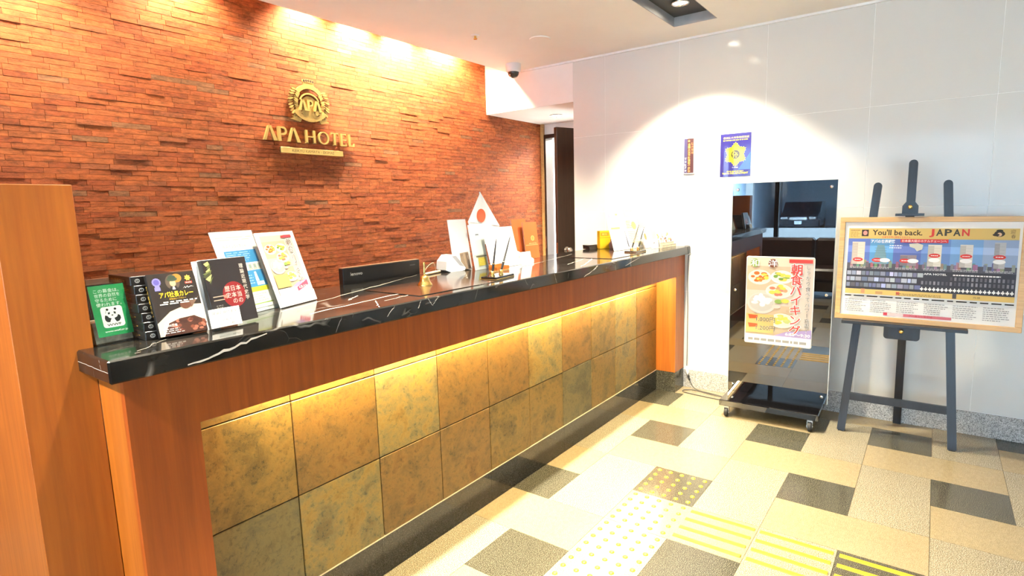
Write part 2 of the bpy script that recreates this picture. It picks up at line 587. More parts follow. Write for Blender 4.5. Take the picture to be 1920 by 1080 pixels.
class Print:
    """flat print on a sheet facing local -Y: x to the right, z up, each layer a hair proud of the last"""
    def __init__(s, y=0.0, step=0.00003):
        s.m, s.y, s.step, s.k = MB(), y, step, 0

    def _lay(s, pts, fs, col):
        s.k += 1
        y = s.y - s.step * s.k
        s.m.add([(a, y, c) for a, c in pts], fs, col)
        return s

    def poly(s, pts, col):
        return s._lay(pts, [tuple(range(len(pts)))], col)

    def rect(s, x0, z0, x1, z1, col):
        return s.poly([(x0, z0), (x1, z0), (x1, z1), (x0, z1)], col)

    def rects(s, rs, col=None):
        pts, fs, cs = [], [], []
        s.k += 1
        y = s.y - s.step * s.k
        for r in rs:
            s.m.add([(r[0], y, r[1]), (r[2], y, r[1]), (r[2], y, r[3]), (r[0], y, r[3])], [(0, 1, 2, 3)], r[4] if len(r) > 4 else col)
        return s

    def disc(s, cx, cz, rx, rz, col, n=24, a0=0.0):
        return s.poly([(cx + rx * math.cos(a0 + 2 * PI * i / n), cz + rz * math.sin(a0 + 2 * PI * i / n)) for i in range(n)], col)

    def star(s, cx, cz, radii, col, n):
        m = len(radii)
        pts = []
        for i in range(n * m):
            t = PI / 2 + 2 * PI * i / (n * m)
            r = radii[i % m]
            pts.append((cx + r * math.cos(t), cz + r * math.sin(t)))
        return s._lay([(cx, cz)] + pts, [(0, i + 1, (i + 1) % len(pts) + 1) for i in range(len(pts))], col)

    def text(s, t, x0, z0, x1, z1, col, bold=0.0, outline=None):
        """fit text into the box"""
        vs, fs, (a, b, c, d) = glyphs(t, bold)
        f = lambda p: (x0 + (p[0] - a) / (b - a) * (x1 - x0), z0 + (p[1] - c) / (d - c) * (z1 - z0))
        if outline:
            ov, of, ob = glyphs(t, bold + outline[1])
            s._lay([f(p) for p in ov], of, outline[0])
        return s._lay([f(p) for p in vs], fs, col)

    def column(s, t, xc, ztop, size, pitch, col, bold=0.0, outline=None, sx=1.0):
        """vertical writing"""
        for q in ((0, 1) if outline else (1,)):
            s.k += 1
            y = s.y - s.step * s.k
            for i, ch in enumerate(t):
                vs, fs, (a, b, c, d) = glyphs(ch, bold + (outline[1] if q == 0 else 0))
                if ch == 'ー':
                    f = lambda p: (xc + (p[1] - (c + d) / 2) * size * sx, ztop - (i + 0.5) * pitch + (p[0] - (a + b) / 2) * size)
                else:
                    f = lambda p: (xc + (p[0] - (a + b) / 2) * size * sx, ztop - (i + 0.5) * pitch + (p[1] - (c + d) / 2) * size)
                s.m.add([(f(p)[0], y, f(p)[1]) for p in vs], fs, outline[0] if q == 0 else col)
        return s

    def lines(s, x0, z0, x1, z1, n, col, fill=0.35, seed=1, ragged=True, word=0.012):
        """small print that cannot be read from here: rows of word-length dashes"""
        rnd = random.Random(seed)
        rs = []
        dz = (z1 - z0) / n
        for i in range(n):
            zt = z1 - (i + 0.25) * dz
            x = x0
            xe = x1 - (rnd.random() * 0.35 * (x1 - x0) if ragged else 0)
            while x < xe:
                w = word * (0.4 + rnd.random())
                rs.append((x, zt - dz * fill, min(x + w, xe), zt, col))
                x += w + word * 0.25
        return s.rects(rs)

    def build(s, name, parent, mat='print'):
        return s.m.build(name, mat, parent, fix=False)

def rrect(x0, z0, x1, z1, r, n=5):
    pts = []
    for cx, cz, a in ((x1 - r, z1 - r, 0), (x0 + r, z1 - r, 90), (x0 + r, z0 + r, 180), (x1 - r, z0 + r, 270)):
        for i in range(n + 1):
            t = math.radians(a + 90 * i / n)
            pts.append((cx + r * math.cos(t), cz + r * math.sin(t)))
    return pts

def ell(cx, cz, rx, rz, n=24):
    return [(cx + rx * math.cos(2 * PI * i / n), cz + rz * math.sin(2 * PI * i / n)) for i in range(n)]

def project(p):
    q = Vector(p) - Vector((0, 0, CAM_Z))
    x, y, z = r_.dot(q), d_.dot(q), f_.dot(q)
    return (F_PX * x / z + P_X, F_PX * y / z + P_Y, z) if z > 0.05 else (-1e6, -1e6, z)

WHITE, INK = srgb(250, 250, 248), srgb(25, 22, 20)
# ------------------------------------------------------------------ floor: granite tiles, tactile domes and bars
U, GX, GY = 0.30, 0.0039, 0.2384
floor = struct(MB().box(XG, 5.02, YR, YB + 0.05, -0.12, -0.011).build('floor', 'floor_joint'))

def floor_piece(i0, j0, i1, j1, mat):
    x0, x1, y0, y1 = GX + i0 * U, GX + i1 * U, GY + j0 * U, GY + j1 * U
    g = 0.0008
    x0, x1 = max(x0 + g, XG + 0.06), min(x1 - g, XW - 0.004)
    ymax = YB - 0.03 if x1 < 0.32 else 1.652
    y0, y1 = max(y0 + g, YR + 0.005), min(y1 - g, ymax)
    if x1 - x0 < 0.01 or y1 - y0 < 0.01:
        return
    MB().box(x0, x1, y0, y1, -0.011, 0.0, skip=('b',)).build('tile', mat, floor)

for i in range(-11, 15):
    for j in range(-14, 12):
        c = (i - 2 * j) % 5
        if c == 4:
            floor_piece(i, j, i + 1, j + 1, 'black_granite')
        elif c == 3:
            floor_piece(i, j - 1, i + 1, j + 1, 'beige_granite')
        elif c == 1:
            floor_piece(i, j, i + 2, j + 1, 'speckled_granite')

dome = MB().lathe([(0.011, 0.0), (0.0105, 0.002), (0.008, 0.004), (0.004, 0.005)], n=10).mesh('tactile_dome', 'yellow_resin')
for i, j in ((6, 2), (7, 2), (8, 2), (5, 2)):
    for a in range(5):
        for b in range(5):
            o = link(bpy.data.objects.new('tactile_dome', dome))
            o.parent = floor
            o.location = (GX + (i + 0.1 + a * 0.2) * U, GY + (j + 0.1 + b * 0.2) * U, 0)
bar = MB().prism([(-0.011, 0), (0.011, 0), (0.008, 0.0045), (-0.008, 0.0045)], -0.139, 0.139).mesh('tactile_bar', 'yellow_resin')
for j in (1, 0, -1, -2, -3):
    for a in range(4):
        o = link(bpy.data.objects.new('tactile_bar', bar))
        o.parent = floor
        o.location = (GX + (7 + 0.14 + a * 0.245) * U, GY + (j + 0.5) * U, 0)

# ------------------------------------------------------------------ brick wall on the left
wall_left = struct(MB().box(XG, 4.98, YB, YB + 0.15, -0.01, 2.98).build('wall_left', 'dark_mortar'))
rnd = random.Random(11)
CRS = 0.0263
BRICK_COLS = [srgb(178, 98, 58), srgb(172, 92, 54), srgb(184, 104, 62), srgb(168, 88, 52), srgb(178, 102, 60), srgb(160, 82, 48),
              srgb(176, 96, 56), srgb(182, 100, 56), srgb(166, 96, 64), srgb(152, 106, 80)]
bricks = []
for r in range(int(2.95 / CRS)):
    z = r * CRS
    x = XG - rnd.random() * 0.2
    while x < 4.97:
        ln = rnd.choice((0.09, 0.115, 0.12, 0.12, 0.145, 0.175))
        x0, x1 = max(x, XG), min(x + ln - 0.0012, 4.965)
        if x1 - x0 > 0.02:
            w = rnd.random()
            col = BRICK_COLS[9] if w < 0.025 else BRICK_COLS[8] if w < 0.09 else rnd.choice(BRICK_COLS[:8])
            k = 0.90 + 0.20 * rnd.random()
            bricks.append((x0, x1, z + 0.0007, z + CRS - 0.0006, YB - 0.012 - rnd.random() * 0.0008 - (0.0018 * rnd.random() if rnd.random() < 0.10 else 0), tuple(c * k * q_ for c, q_ in zip(col, (0.70, 0.66, 0.53)))))
        x += ln

def brick_box(m, b):
    x0, x1, z0, z1, y, col = b
    t = (rnd.random() - 0.5) * 0.0006
    m.add([(x0, y, z0), (x1, y + t, z0), (x1, y + t, z1), (x0, y, z1), (x0, YB + 0.001, z0), (x1, YB + 0.001, z0), (x1, YB + 0.001, z1), (x0, YB + 0.001, z1)],
          [(0, 1, 2, 3), (0, 4, 5, 1), (1, 5, 6, 2), (2, 6, 7, 3), (3, 7, 4, 0)], col)

def brick_size(b):
    u, v, d = project(((b[0] + b[1]) / 2, YB, (b[2] + b[3]) / 2))
    if not (4 < u < 1010 and 4 < v < 560) or (u < 150 and v > 338):
        return 0
    return (b[1] - b[0]) / d / d
order = sorted(range(len(bricks)), key=lambda q: -brick_size(bricks[q]))
big = set(order[:300])
rest = MB()
for q, b in enumerate(bricks):
    if q in big:
        m = MB()
        brick_box(m, b)
        m.build('brick', 'brick', wall_left, fix=False)
    else:
        brick_box(rest, b)
stuff(rest.build('bricks', 'brick', wall_left, fix=False))
struct(MB().box(4.945, 4.975, YB - 0.045, YB + 0.01, 0, 2.235).build('trim_1', 'oak'))

# ------------------------------------------------------------------ tiled wall on the right
wall_right = struct(MB().box(XW + 0.0012, XW + 0.16, YR, 2.468, 0, 2.98).build('wall_right', 'grout'))
ZROW = [0.14, 0.7405, 1.3445, 1.949, 2.5535]
YV = [-0.235 + 0.603 * k for k in range(-6, 6)]
for k in range(len(YV) - 1):
    y0, y1 = max(YV[k], YR), min(YV[k + 1], 2.468)
    if y1 - y0 < 0.02:
        continue
    for z0, z1 in zip(ZROW, ZROW[1:]):
        MB().bbox(XW, XW + 0.012, y0 + 0.0012, y1 - 0.0012, z0 + 0.0012, z1 - 0.0012, 0.0006).build('panel', 'wall_tile', wall_right)
baseboard_right = struct(MB().box(XW + 0.002, XW + 0.011, YR, 2.468, 0, 0.139).build('baseboard_right', 'floor_joint'))
y = YR
for k in range(11):
    y0, y1 = max(-0.17 + 0.6 * (k - 6), YR), min(-0.17 + 0.6 * (k - 5), 2.468)
    if y1 - y0 > 0.02:
        MB().bbox(XW - 0.009, XW + 0.004, y0 + 0.0008, y1 - 0.0008, 0.0, 0.139, 0.001).build('granite_piece', 'grey_granite', baseboard_right)
trim = struct(MB().box(XW - 0.014, XW + 0.012, YR, YS, ZC - 0.014, ZC).build('trim_2', 'white_paint'))
# soffit over the staff doorway, alcove and its walls
wa = MB()
wa.box(XW, XW + 0.12, 2.4685, YB - 0.001, 2.235, 2.98)
wa.box(XW + 0.12, 5.0, 2.4685, YB, 2.235, 2.32)
struct(wa.build('ceiling_alcove', 'plaster'))
struct(MB().box(XW + 0.16, 4.98, 2.35, 2.4675, 0, 2.235).build('wall_alcove', 'plaster'))
wb = MB()
wb.box(4.98, 5.08, 3.335, YB + 0.15, 0, 2.3)
wb.box(4.98, 5.08, 2.50, 3.335, 2.11, 2.3)
wb.box(4.98, 5.08, 2.0, 2.50, 0, 2.3)
struct(wb.build('wall_back', 'plaster'))
wo = MB()
wo.box(6.6, 6.7, 1.7, 4.6, 0, 2.6); wo.box(5.08, 6.6, 1.6, 1.7, 0, 2.6); wo.box(5.08, 6.6, 4.5, 4.6, 0, 2.6)
wo.box(5.08, 6.7, 1.6, 4.6, 2.5, 2.6); wo.box(5.02, 6.7, 1.6, 4.6, -0.12, 0)
struct(wo.build('wall_office', 'plaster'))
dtrim = MB()
dtrim.box(4.955, 5.09, 3.332, 3.396, 0, 2.13); dtrim.box(4.955, 5.09, 2.49, 3.332, 2.09, 2.13); dtrim.box(4.975, 5.09, 2.465, 2.50, 0, 2.13)
dt = struct(dtrim.build('trim_3', 'door_wood'))
MB().box(4.950, 4.956, 3.340, 3.372, 0.955, 1.085).build('strike_plate', 'steel', dt)
door = thing('door_1', 'dark brown staff door standing open in the alcove beyond the counter', 'door', (4.93, 2.535, 0.0), (0, 0, math.atan2(0.235, -0.63)))
del door['label'], door['category']
struct(door)
MB().bbox(0, 0.69, -0.02, 0.02, 0.008, 2.085, 0.002).build('door_leaf', 'door_wood', door)
kb = MB().lathe([(0.012, 0), (0.012, 0.03), (0.026, 0.036), (0.03, 0.05), (0.024, 0.066), (0.008, 0.072)], (0.60, 0.02, 1.0), 18, 'y').build('door_knob', 'steel', door)
MB().box(0.6895, 0.6915, -0.012, 0.012, 0.93, 1.07).build('latch_plate', 'steel', door)
MB().lathe([(0.03, 0), (0.03, 0.006)], (0.60, 0.0195, 1.0), 18, 'y').build('knob_rose', 'steel', door)

# ------------------------------------------------------------------ ceiling with lamp recesses and the slot along the brick
RECESS = [(-1.62, -0.58, (-1.35, -0.85)), (0.68, 2.17, (0.95, 1.9)), (2.63, 3.785, (2.9, 3.52))]
RY0, RY1, RD = 1.21, 1.50, 0.06
ce = MB()
ce.box(XG, XW + 0.1, YR, RY0, ZC, ZC + 0.09)
ce.box(XG, XW + 0.0, RY1, YS, ZC, ZC + 0.09)
xa = XG
for x0, x1, _l in RECESS + [(XW + 0.1, 0, ())]:
    ce.box(xa, x0, RY0, RY1, ZC, ZC + 0.09)
    xa = x1
ceiling = struct(ce.build('ceiling', 'ceiling_paint'))
sl = MB()
sl.box(XG, XW + 0.12, YS - 0.03, YB + 0.15, 2.95, 3.0)
sl.box(XG, XW, YS - 0.03, YS - 0.01, ZC + 0.09, 2.95)
struct(sl.build('ceiling_slot', 'ceiling_paint'))
names = {2: 'recessed spotlight box in the ceiling above the far end of the counter', 1: 'recessed spotlight box in the ceiling above the middle of the counter',
         0: 'recessed spotlight box in the ceiling before the near end of the counter'}
for k, (x0, x1, lamps) in enumerate(RECESS):
    t = thing('recessed_light', names[k], 'ceiling light', (x0, RY0, ZC), group='recessed light boxes in a row')
    L_, D_ = x1 - x0, RY1 - RY0
    fr = MB()
    for a in ((0, 0.004, 0, D_), (L_ - 0.004, L_, 0, D_), (0.004, L_ - 0.004, 0, 0.004), (0.004, L_ - 0.004, D_ - 0.004, D_)):
        fr.box(a[0], a[1], a[2], a[3], 0.0005, RD)
    fr.build('frame', 'grey_metal', t)
    MB().box(0, L_, 0, D_, RD, RD + 0.012).build('back_plate', 'dark_plate', t)
    for lx in lamps:
        rg = MB().lathe([(0.047, RD), (0.055, RD - 0.004), (0.055, RD - 0.012), (0.047, RD - 0.014), (0.044, RD - 0.006), (0.044, RD)], (lx - x0, 1.355 - RY0, 0), 24).build('lamp_ring', 'chrome', t)
        MB().lathe([(0.043, RD - 0.004), (0.043, RD - 0.001)], (lx - x0, 1.355 - RY0, 0), 24).build('lens', 'lens', rg)
t = thing('downlight', 'small round downlight in the low alcove ceiling', 'ceiling light', (4.55, 2.93, 2.235))
MB().lathe([(0.055, 0), (0.062, -0.004), (0.055, -0.008), (0.046, -0.004)], n=24, caps=False).build('rim', 'white_paint', t)
MB().lathe([(0.045, -0.003), (0.045, -0.001)], n=24).build('lens', 'lens', t)
for a in (0.6, 2.4):
    MB().box(-0.006, 0.006, -0.002, 0.002, -0.012, -0.004).build('clip', 'steel', t, (0.062 * math.cos(a), 0.062 * math.sin(a), 0.0))

# ------------------------------------------------------------------ glazed front behind the camera, and the street
wn = thing('window_1', 'x', 'x', (XG, 0, 0))
del wn['label'], wn['category']
struct(wn)
struct(MB().box(-6.2, XG - 0.05, -16, 14, 2.66, 2.9).build('sky_blocker', 'concrete'))  # unseen slab added to cut the sky light entering the lobby
MY = [-3.45, -2.12, -0.78, 0.56, 1.9, 3.25]
for a in MY:
    MB().box(-0.05, 0.05, a - 0.035, a + 0.035, 0.08, 2.46).build('mullion', 'frame_metal', wn)
MB().box(-0.05, 0.05, -3.6, 3.4, 2.46, ZC + 0.4).build('head_rail', 'frame_metal', wn)
MB().box(-0.05, 0.05, -3.6, 3.4, -0.1, 0.08).build('sill_rail', 'frame_metal', wn)
for a, b in zip(MY, MY[1:]):
    MB().box(-0.004, 0.004, a + 0.035, b - 0.035, 0.08, 2.46).build('pane', 'window_glass', wn)
struct(MB().box(XG - 0.05, XW + 0.16, YR - 0.12, YR, -0.01, 3.0).build('wall_near', 'plaster'))
struct(MB().box(-9, XG - 0.05, -30, 30, -0.2, -0.04).build('floor_pavement', 'pavement'))
struct(MB().box(-60, -9, -40, 40, -0.3, -0.16).build('floor_street', 'asphalt'))
st = MB()
st.box(-31, -16, -30, 0.4, -0.2, 5.5); st.box(-31, -16, 6.0, 30, -0.2, 5.5); st.box(-31, -16, 0.4, 6.0, 2.7, 5.5); st.box(-33, -31, 0.4, 6.0, -0.2, 2.7)
struct(st.build('wall_street', 'concrete'))
st = MB()
for a in (0.3, 4.9, 6.1):
    st.box(-15.9, -15.6, a - 0.13, a + 0.13, -0.16, 2.7)
st.box(-15.98, -15.7, -0.2, 6.6, 2.7, 3.0)
struct(st.build('trim_4', 'pale_concrete'))

struct(MB().box(-11.4, -11.1, -30, 30, -0.2, 0.56).build('trim_5', 'pale_concrete'))
# ------------------------------------------------------------------ reception counter
ct = thing('reception_counter', 'long wooden reception counter with a recessed front of rusty slate tiles', 'counter', (0, 0, 0))
XL, YF, YT, ZS, ZB, ZL = 0.472, 1.506, 1.654, 1.025, 0.153, 0.869
XR = 4.072
MB().box(XL, XR, YF, YF + 0.022, ZL, ZS - 0.0005).build('fascia', 'fascia_wood', ct)
pl = MB()
pl.box(XL, 0.627, YF, YF + 0.0215, 0, ZL)                      # left upright of the front frame
MB_l = pl.build('front_panel', 'fascia_wood', ct)
MB().box(0.605, 0.627, YF + 0.0215, YT, 0, ZS - 0.001).build('cheek_panel', 'fascia_wood', ct)
MB().box(XL, XL + 0.02, YF + 0.0215, YT + 0.010, 0, ZS - 0.001).build('end_panel', 'panel_wood', ct)
MB().box(3.90, XR, YF + 0.0002, YT + 0.01, ZB, ZL - 0.0005).build('end_post', 'panel_wood', ct)
MB().box(3.902, XR - 0.002, YF - 0.001, YT, 0, ZB).build('post_base', 'black_granite', ct)
MB().box(XL + 0.02, XR, YT + 0.011, YT + 0.03, 0, ZS - 0.001).build('carcass', 'dark_grout', ct)
MB().box(0.627, 3.90, YF + 0.022, YT + 0.011, 0.945, 0.96).build('ledge_underside', 'white_paint', ct)
MB().box(0.84, 3.82, 1.596, 1.624, 0.928, 0.944).build('light_strip', 'strip_glow', ct)
TX = [0.640, 0.963, 1.298, 1.619, 1.945, 2.266, 2.589, 2.917, 3.232, 3.555, 3.898]
KIND = [('slate_olive', 'slate_rust', 'slate_gold', 'slate_rust', 'slate_rust', 'slate_gold', 'slate_rust', 'slate_olive', 'slate_gold', 'slate_rust'),
        ('slate_grey', 'slate_gold', 'slate_rust', 'slate_rust', 'slate_olive', 'slate_olive', 'slate_grey', 'slate_olive', 'slate_gold', 'slate_rust'),
        ('slate_olive', 'slate_rust', 'slate_gold', 'slate_rust', 'slate_gold', 'slate_gold', 'slate_rust', 'slate_olive', 'slate_gold', 'slate_rust')]
rt = random.Random(4)
for r, (z0, z1) in enumerate(((0.470, 0.794), (ZB, 0.470), (0.794, 0.945))):
    for k in range(10):
        x0, x1 = TX[k], TX[k + 1]
        if k == 0:
            x0 = 0.6275
        g = 0.0016
        m = MB().bbox(x0 + g, x1 - g, YT + rt.random() * 0.002, YT + 0.0105, z0 + g, z1 - g, 0.0018)
        m.build('tile', KIND[r][k], ct)
for k in range(5):
    x0, x1 = 0.6275 + k * 0.6549, 0.6275 + (k + 1) * 0.6549
    MB().box(x0 + 0.0006, x1 - 0.0006, YT - 0.001, YT + 0.0105, 0, ZB - 0.001).build('baseboard', 'base_granite', ct)

top = thing('marble_countertop', 'long polished black marble countertop with white veins on the reception counter', 'countertop', (0, 0, 0))
YA, YZ, ZT = 1.470, 2.075, 1.080
X0, X1 = 0.437, 4.080
MB().bbox(X0, X1, YA, YZ, ZS, ZT, 0.004).build('slab', 'black_marble', top)
vn = MB()
rv = random.Random(8)
def vein_front(pts, w):
    """white vein let into the front edge; (x, z) points"""
    n = len(pts)
    up = [(x, YA - 0.0002, z + w * (0.5 + 0.5 * math.sin(PI * i / (n - 1))) * (0.7 + 0.6 * rv.random()) / 2) for i, (x, z) in enumerate(pts)]
    dn = [(x, YA - 0.0002, z - w * (0.5 + 0.5 * math.sin(PI * i / (n - 1))) * (0.7 + 0.6 * rv.random()) / 2) for i, (x, z) in enumerate(pts)]
    vn.add(up + dn, [(i, i + 1, n + i + 1, n + i) for i in range(n - 1)])
def vein_top(pts, w):
    n = len(pts)
    up = [(x, y + w / 2 * (0.6 + 0.8 * rv.random()), ZT + 0.0002) for x, y in pts]
    dn = [(x, y - w / 2 * (0.6 + 0.8 * rv.random()), ZT + 0.0002) for x, y in pts]
    vn.add(up + dn, [(i, i + 1, n + i + 1, n + i) for i in range(n - 1)])
def jag(a, b, n, j):
    return [(a[0] + (b[0] - a[0]) * i / n + (rv.random() - 0.5) * j, a[1] + (b[1] - a[1]) * i / n + (rv.random() - 0.5) * j) for i in range(n + 1)]
vein_front(jag((0.600, 1.030), (0.805, 1.070), 14, 0.006), 0.006)
for a, b, w in (((1.02, 1.03), (1.045, 1.076), 0.0014), ((1.22, 1.045), (1.255, 1.076), 0.003), ((1.36, 1.05), (1.375, 1.077), 0.005), ((1.41, 1.077), (1.43, 1.05), 0.002),
                ((1.43, 1.05), (1.46, 1.077), 0.002), ((1.66, 1.03), (1.68, 1.076), 0.001), ((2.02, 1.05), (2.0, 1.077), 0.001), ((2.26, 1.03), (2.24, 1.077), 0.0018),
                ((2.36, 1.04), (2.37, 1.07), 0.0012), ((2.52, 1.03), (2.62, 1.055), 0.003), ((2.62, 1.055), (2.67, 1.075), 0.008), ((3.0, 1.04), (3.2, 1.072), 0.003),
                ((2.76, 1.035), (2.77, 1.06), 0.0012)):
    vein_front(jag(a, b, 6, 0.003), w)
for a, b, w in (((0.98, 1.70), (1.75, 1.99), 0.006), ((1.0, 1.58), (1.50, 1.66), 0.008), ((1.24, 1.70), (1.33, 1.76), 0.008), ((1.2, 1.48), (1.28, 1.60), 0.005),
                ((1.3, 1.57), (1.6, 1.62), 0.004), ((2.55, 1.50), (2.95, 1.66), 0.006), ((2.6, 1.62), (3.1, 1.75), 0.004), ((2.5, 1.80), (3.2, 1.95), 0.004),
                ((1.9, 1.72), (2.1, 1.92), 0.003), ((0.5, 1.50), (0.62, 1.62), 0.002), ((1.5, 1.9), (1.9, 2.05), 0.003)):
    vein_top(jag(a, b, 12, 0.014), w)
def vein_end(pts, w):
    n = len(pts)
    vs = [(X0 - 0.0002, y, z + w / 2) for y, z in pts] + [(X0 - 0.0002, y, z - w / 2) for y, z in pts]
    vn.add(vs, [(i, i + 1, n + i + 1, n + i) for i in range(n - 1)])
vein_end(jag((1.475, 1.052), (1.672, 1.053), 10, 0.002), 0.0012)
vein_end(jag((1.515, 1.055), (1.522, 1.076), 4, 0.002), 0.0025)
vein_end(jag((1.565, 1.03), (1.566, 1.052), 4, 0.002), 0.0014)
plain('vein', (0.62, 0.57, 0.50), 0.12)
stuff(vn.build('veins', 'vein', top, fix=False))

dk = thing('staff_desk', 'lower dark staff desk hidden behind the marble countertop', 'desk', (0, 0, 0))
MB().bbox(0.50, XR, YT + 0.04, 2.72, 0.70, 0.735, 0.002).build('desk_top', 'door_wood', dk)
for a in (0.52, 1.4, 2.3, 3.2, 4.02):
    MB().box(a, a + 0.03, YT + 0.04, 2.66, 0, 0.70).build('leg_panel', 'door_wood', dk)

wp = MB().bbox(0.325, 0.4715, 1.6645, YB - 0.03, 0.0, 1.473, 0.0015).build('wooden_partition', 'partition_wood')
tag(wp, 'tall orange-brown wooden partition standing at the near end of the counter', 'partition')

# desk mats lying on the marble
for k, (x0, x1, y0, y1, lab) in enumerate(((1.425, 1.865, 1.528, 1.84, 'thin dark glossy desk mat on the marble under the brass bell'),
                                           (2.965, 3.40, 1.535, 1.84, 'thin dark glossy desk mat on the marble near the far pen stand'))):
    tag(MB().bbox(x0, x1, y0, y1, ZT + 0.0004, ZT + 0.0028, 0.0008).build('desk_mat', 'leather_mat'), lab, 'mat', 'desk mats on the countertop')

js = MB().box(0.6275, 3.9, YT - 0.0016, YT + 0.008, ZB - 0.0018, ZB + 0.0012).build('joint_strip', 'cream_joint' if 'cream_joint' in M else plain('cream_joint', (0.62, 0.52, 0.36), 0.6).name, ct)
# ------------------------------------------------------------------ gilt sign on the brick
def letter_polys(ch, w, h, s):
    """outlines (x, z) of the sign's roman capitals; s = stroke"""
    if ch == 'V':      # the open A without a crossbar
        return [[(0, 0), (s * 0.85, 0), (w * 0.5 + s * 0.1, h), (w * 0.5 - s * 0.55, h)], [(w * 0.5 - s * 0.30, h), (w * 0.5 + s * 0.45, h), (w, 0), (w - s * 1.25, 0)]]
    if ch == 'P':
        n = 12
        R, r = h * 0.29, h * 0.29 - s * 0.62
        out = [(s * 1.0, h)] + [(w - R + R * math.cos(t), h - R + R * math.sin(t)) for t in [PI / 2 - PI * i / n for i in range(n + 1)]] + [(s * 1.0, h - 2 * R)]
        inn = [(s * 1.0, h - 2 * R + s * 0.5)] + [(w - R + r * math.cos(t), h - R + r * math.sin(t)) for t in [-PI / 2 + PI * i / n for i in range(n + 1)]] + [(s * 1.0, h - s * 0.5)]
        return [[(0, 0), (s, 0), (s, h), (0, h)], out + inn]
    if ch == 'H':
        return [[(0, 0), (s, 0), (s, h), (0, h)], [(w - s, 0), (w, 0), (w, h), (w - s, h)], [(s, h * 0.5 - s * 0.25), (w - s, h * 0.5 - s * 0.25), (w - s, h * 0.5 + s * 0.25), (s, h * 0.5 + s * 0.25)],
                [(-s * .3, 0), (s * 1.3, 0), (s, s * .3), (0, s * .3)], [(w - s * 1.3, 0), (w + s * .3, 0), (w, s * .3), (w - s, s * .3)]]
    if ch == 'T':
        return [[(w / 2 - s / 2, 0), (w / 2 + s / 2, 0), (w / 2 + s / 2, h - s * .5), (w / 2 - s / 2, h - s * .5)], [(0, h - s * .5), (w, h - s * .5), (w, h), (0, h)],
                [(0, h - s * 1.3), (s * .3, h - s * .5), (0, h - s * .5)], [(w, h - s * 1.3), (w, h - s * .5), (w - s * .3, h - s * .5)], [(w / 2 - s, 0), (w / 2 + s, 0), (w / 2 + s / 2, s * .3), (w / 2 - s / 2, s * .3)]]
    if ch == 'E':
        return [[(0, 0), (s, 0), (s, h), (0, h)]] + [[(s, z), (w, z), (w, z + s * .55), (s, z + s * .55)] for z in (0, h / 2 - s * .27, h - s * .55)] + [[(w - s * .3, s * .55), (w, s * .55), (w, s * 1.4)], [(w - s * .3, h - s * .55), (w, h - s * 1.4), (w, h - s * .55)]]
    if ch == 'L':
        return [[(0, 0), (s, 0), (s, h), (0, h)], [(s, 0), (w, 0), (w, s * .55), (s, s * .55)], [(w - s * .3, s * .55), (w, s * .55), (w, s * 1.5)]]
    return []

sg = thing('wall_sign', 'gilt crest, letters and name plate of a hotel sign on the brick wall', 'sign', (2.27, YB - 0.022, 0))
def put(o_name, polys, dx, dz, y0, y1, par, mat='gold'):
    m = MB()
    for p in polys:
        m.prism([(a + dx, c + dz) for a, c in p], y0, y1)
    return m.build(o_name, mat, par)
x = 1.934 - 2.27
LH = 0.084
LK = 0.925
for ch, w, gap in (('V', 0.098, 0.006), ('P', 0.066, 0.002), ('V', 0.098, 0.040), ('H', 0.078, 0.022), ('O', 0.090, 0.014), ('T', 0.066, 0.018), ('E', 0.050, 0.020), ('L', 0.050, 0)):
    z0 = 1.842
    w, gap = w * LK, gap * LK
    if ch == 'O':
        MB().ring(ell(x + w / 2, z0 + LH / 2, w / 2, LH / 2, 28), ell(x + w / 2, z0 + LH / 2, w / 2 - 0.013, LH / 2 - 0.008, 28), -0.010, 0.004).build('letter', 'gold', sg)
    else:
        h = LH * (1.06 if ch in 'VP' and x < 0 else 1.0)
        put('letter', letter_polys(ch, w, h, 0.020 if ch in 'VP' else 0.016), x, z0, -0.010, 0.004, sg)
    x += w + gap
npt = MB().bbox(-0.228, 0.232, -0.006, 0.004, 1.771, 1.807, 0.001).build('name_plate', 'gold_plate', sg)
Print(-0.006).text('KEIKYU KAMATA - EKIMAE', -0.150, 1.780, 0.160, 1.797, srgb(90, 62, 20)).build('plate_lettering', npt)
cr = link(bpy.data.objects.new('crest', None)); cr.parent = sg; cr.location = (0.0, 0, 2.095); cr.empty_display_size = 0.05
cr2 = cr
arc = lambda r, a0, a1, n: [(r * math.cos(math.radians(a0 + (a1 - a0) * i / n)), r * math.sin(math.radians(a0 + (a1 - a0) * i / n))) for i in range(n + 1)]
def arcband(name, cx, cz, r0, r1, a0, a1, y0, y1, n=20, mat='gold'):
    p = arc(r1, a0, a1, n) + arc(r0, a1, a0, n)
    m = MB()
    k = n + 1
    o_, i_ = arc(r1, a0, a1, n), arc(r0, a0, a1, n)
    for q in range(n):
        m.prism([(cx + o_[q][0], cz + o_[q][1]), (cx + o_[q + 1][0], cz + o_[q + 1][1]), (cx + i_[q + 1][0], cz + i_[q + 1][1]), (cx + i_[q][0], cz + i_[q][1])], y0, y1)
    return m.build(name, mat, cr2)
arcband('upper_ribbon', 0, 0.0, 0.093, 0.120, 38, 142, -0.008, 0.004)
arcband('inner_arch', 0, -0.012, 0.070, 0.079, 25, 155, -0.007, 0.004)
MB().prism(ell(0.0, -0.022, 0.063, 0.070, 28), 0.0, 0.004).build('shield', 'gold', cr2)
arcband('lower_ribbon', 0, 0.045, 0.132, 0.160, 222, 318, -0.009, 0.004)
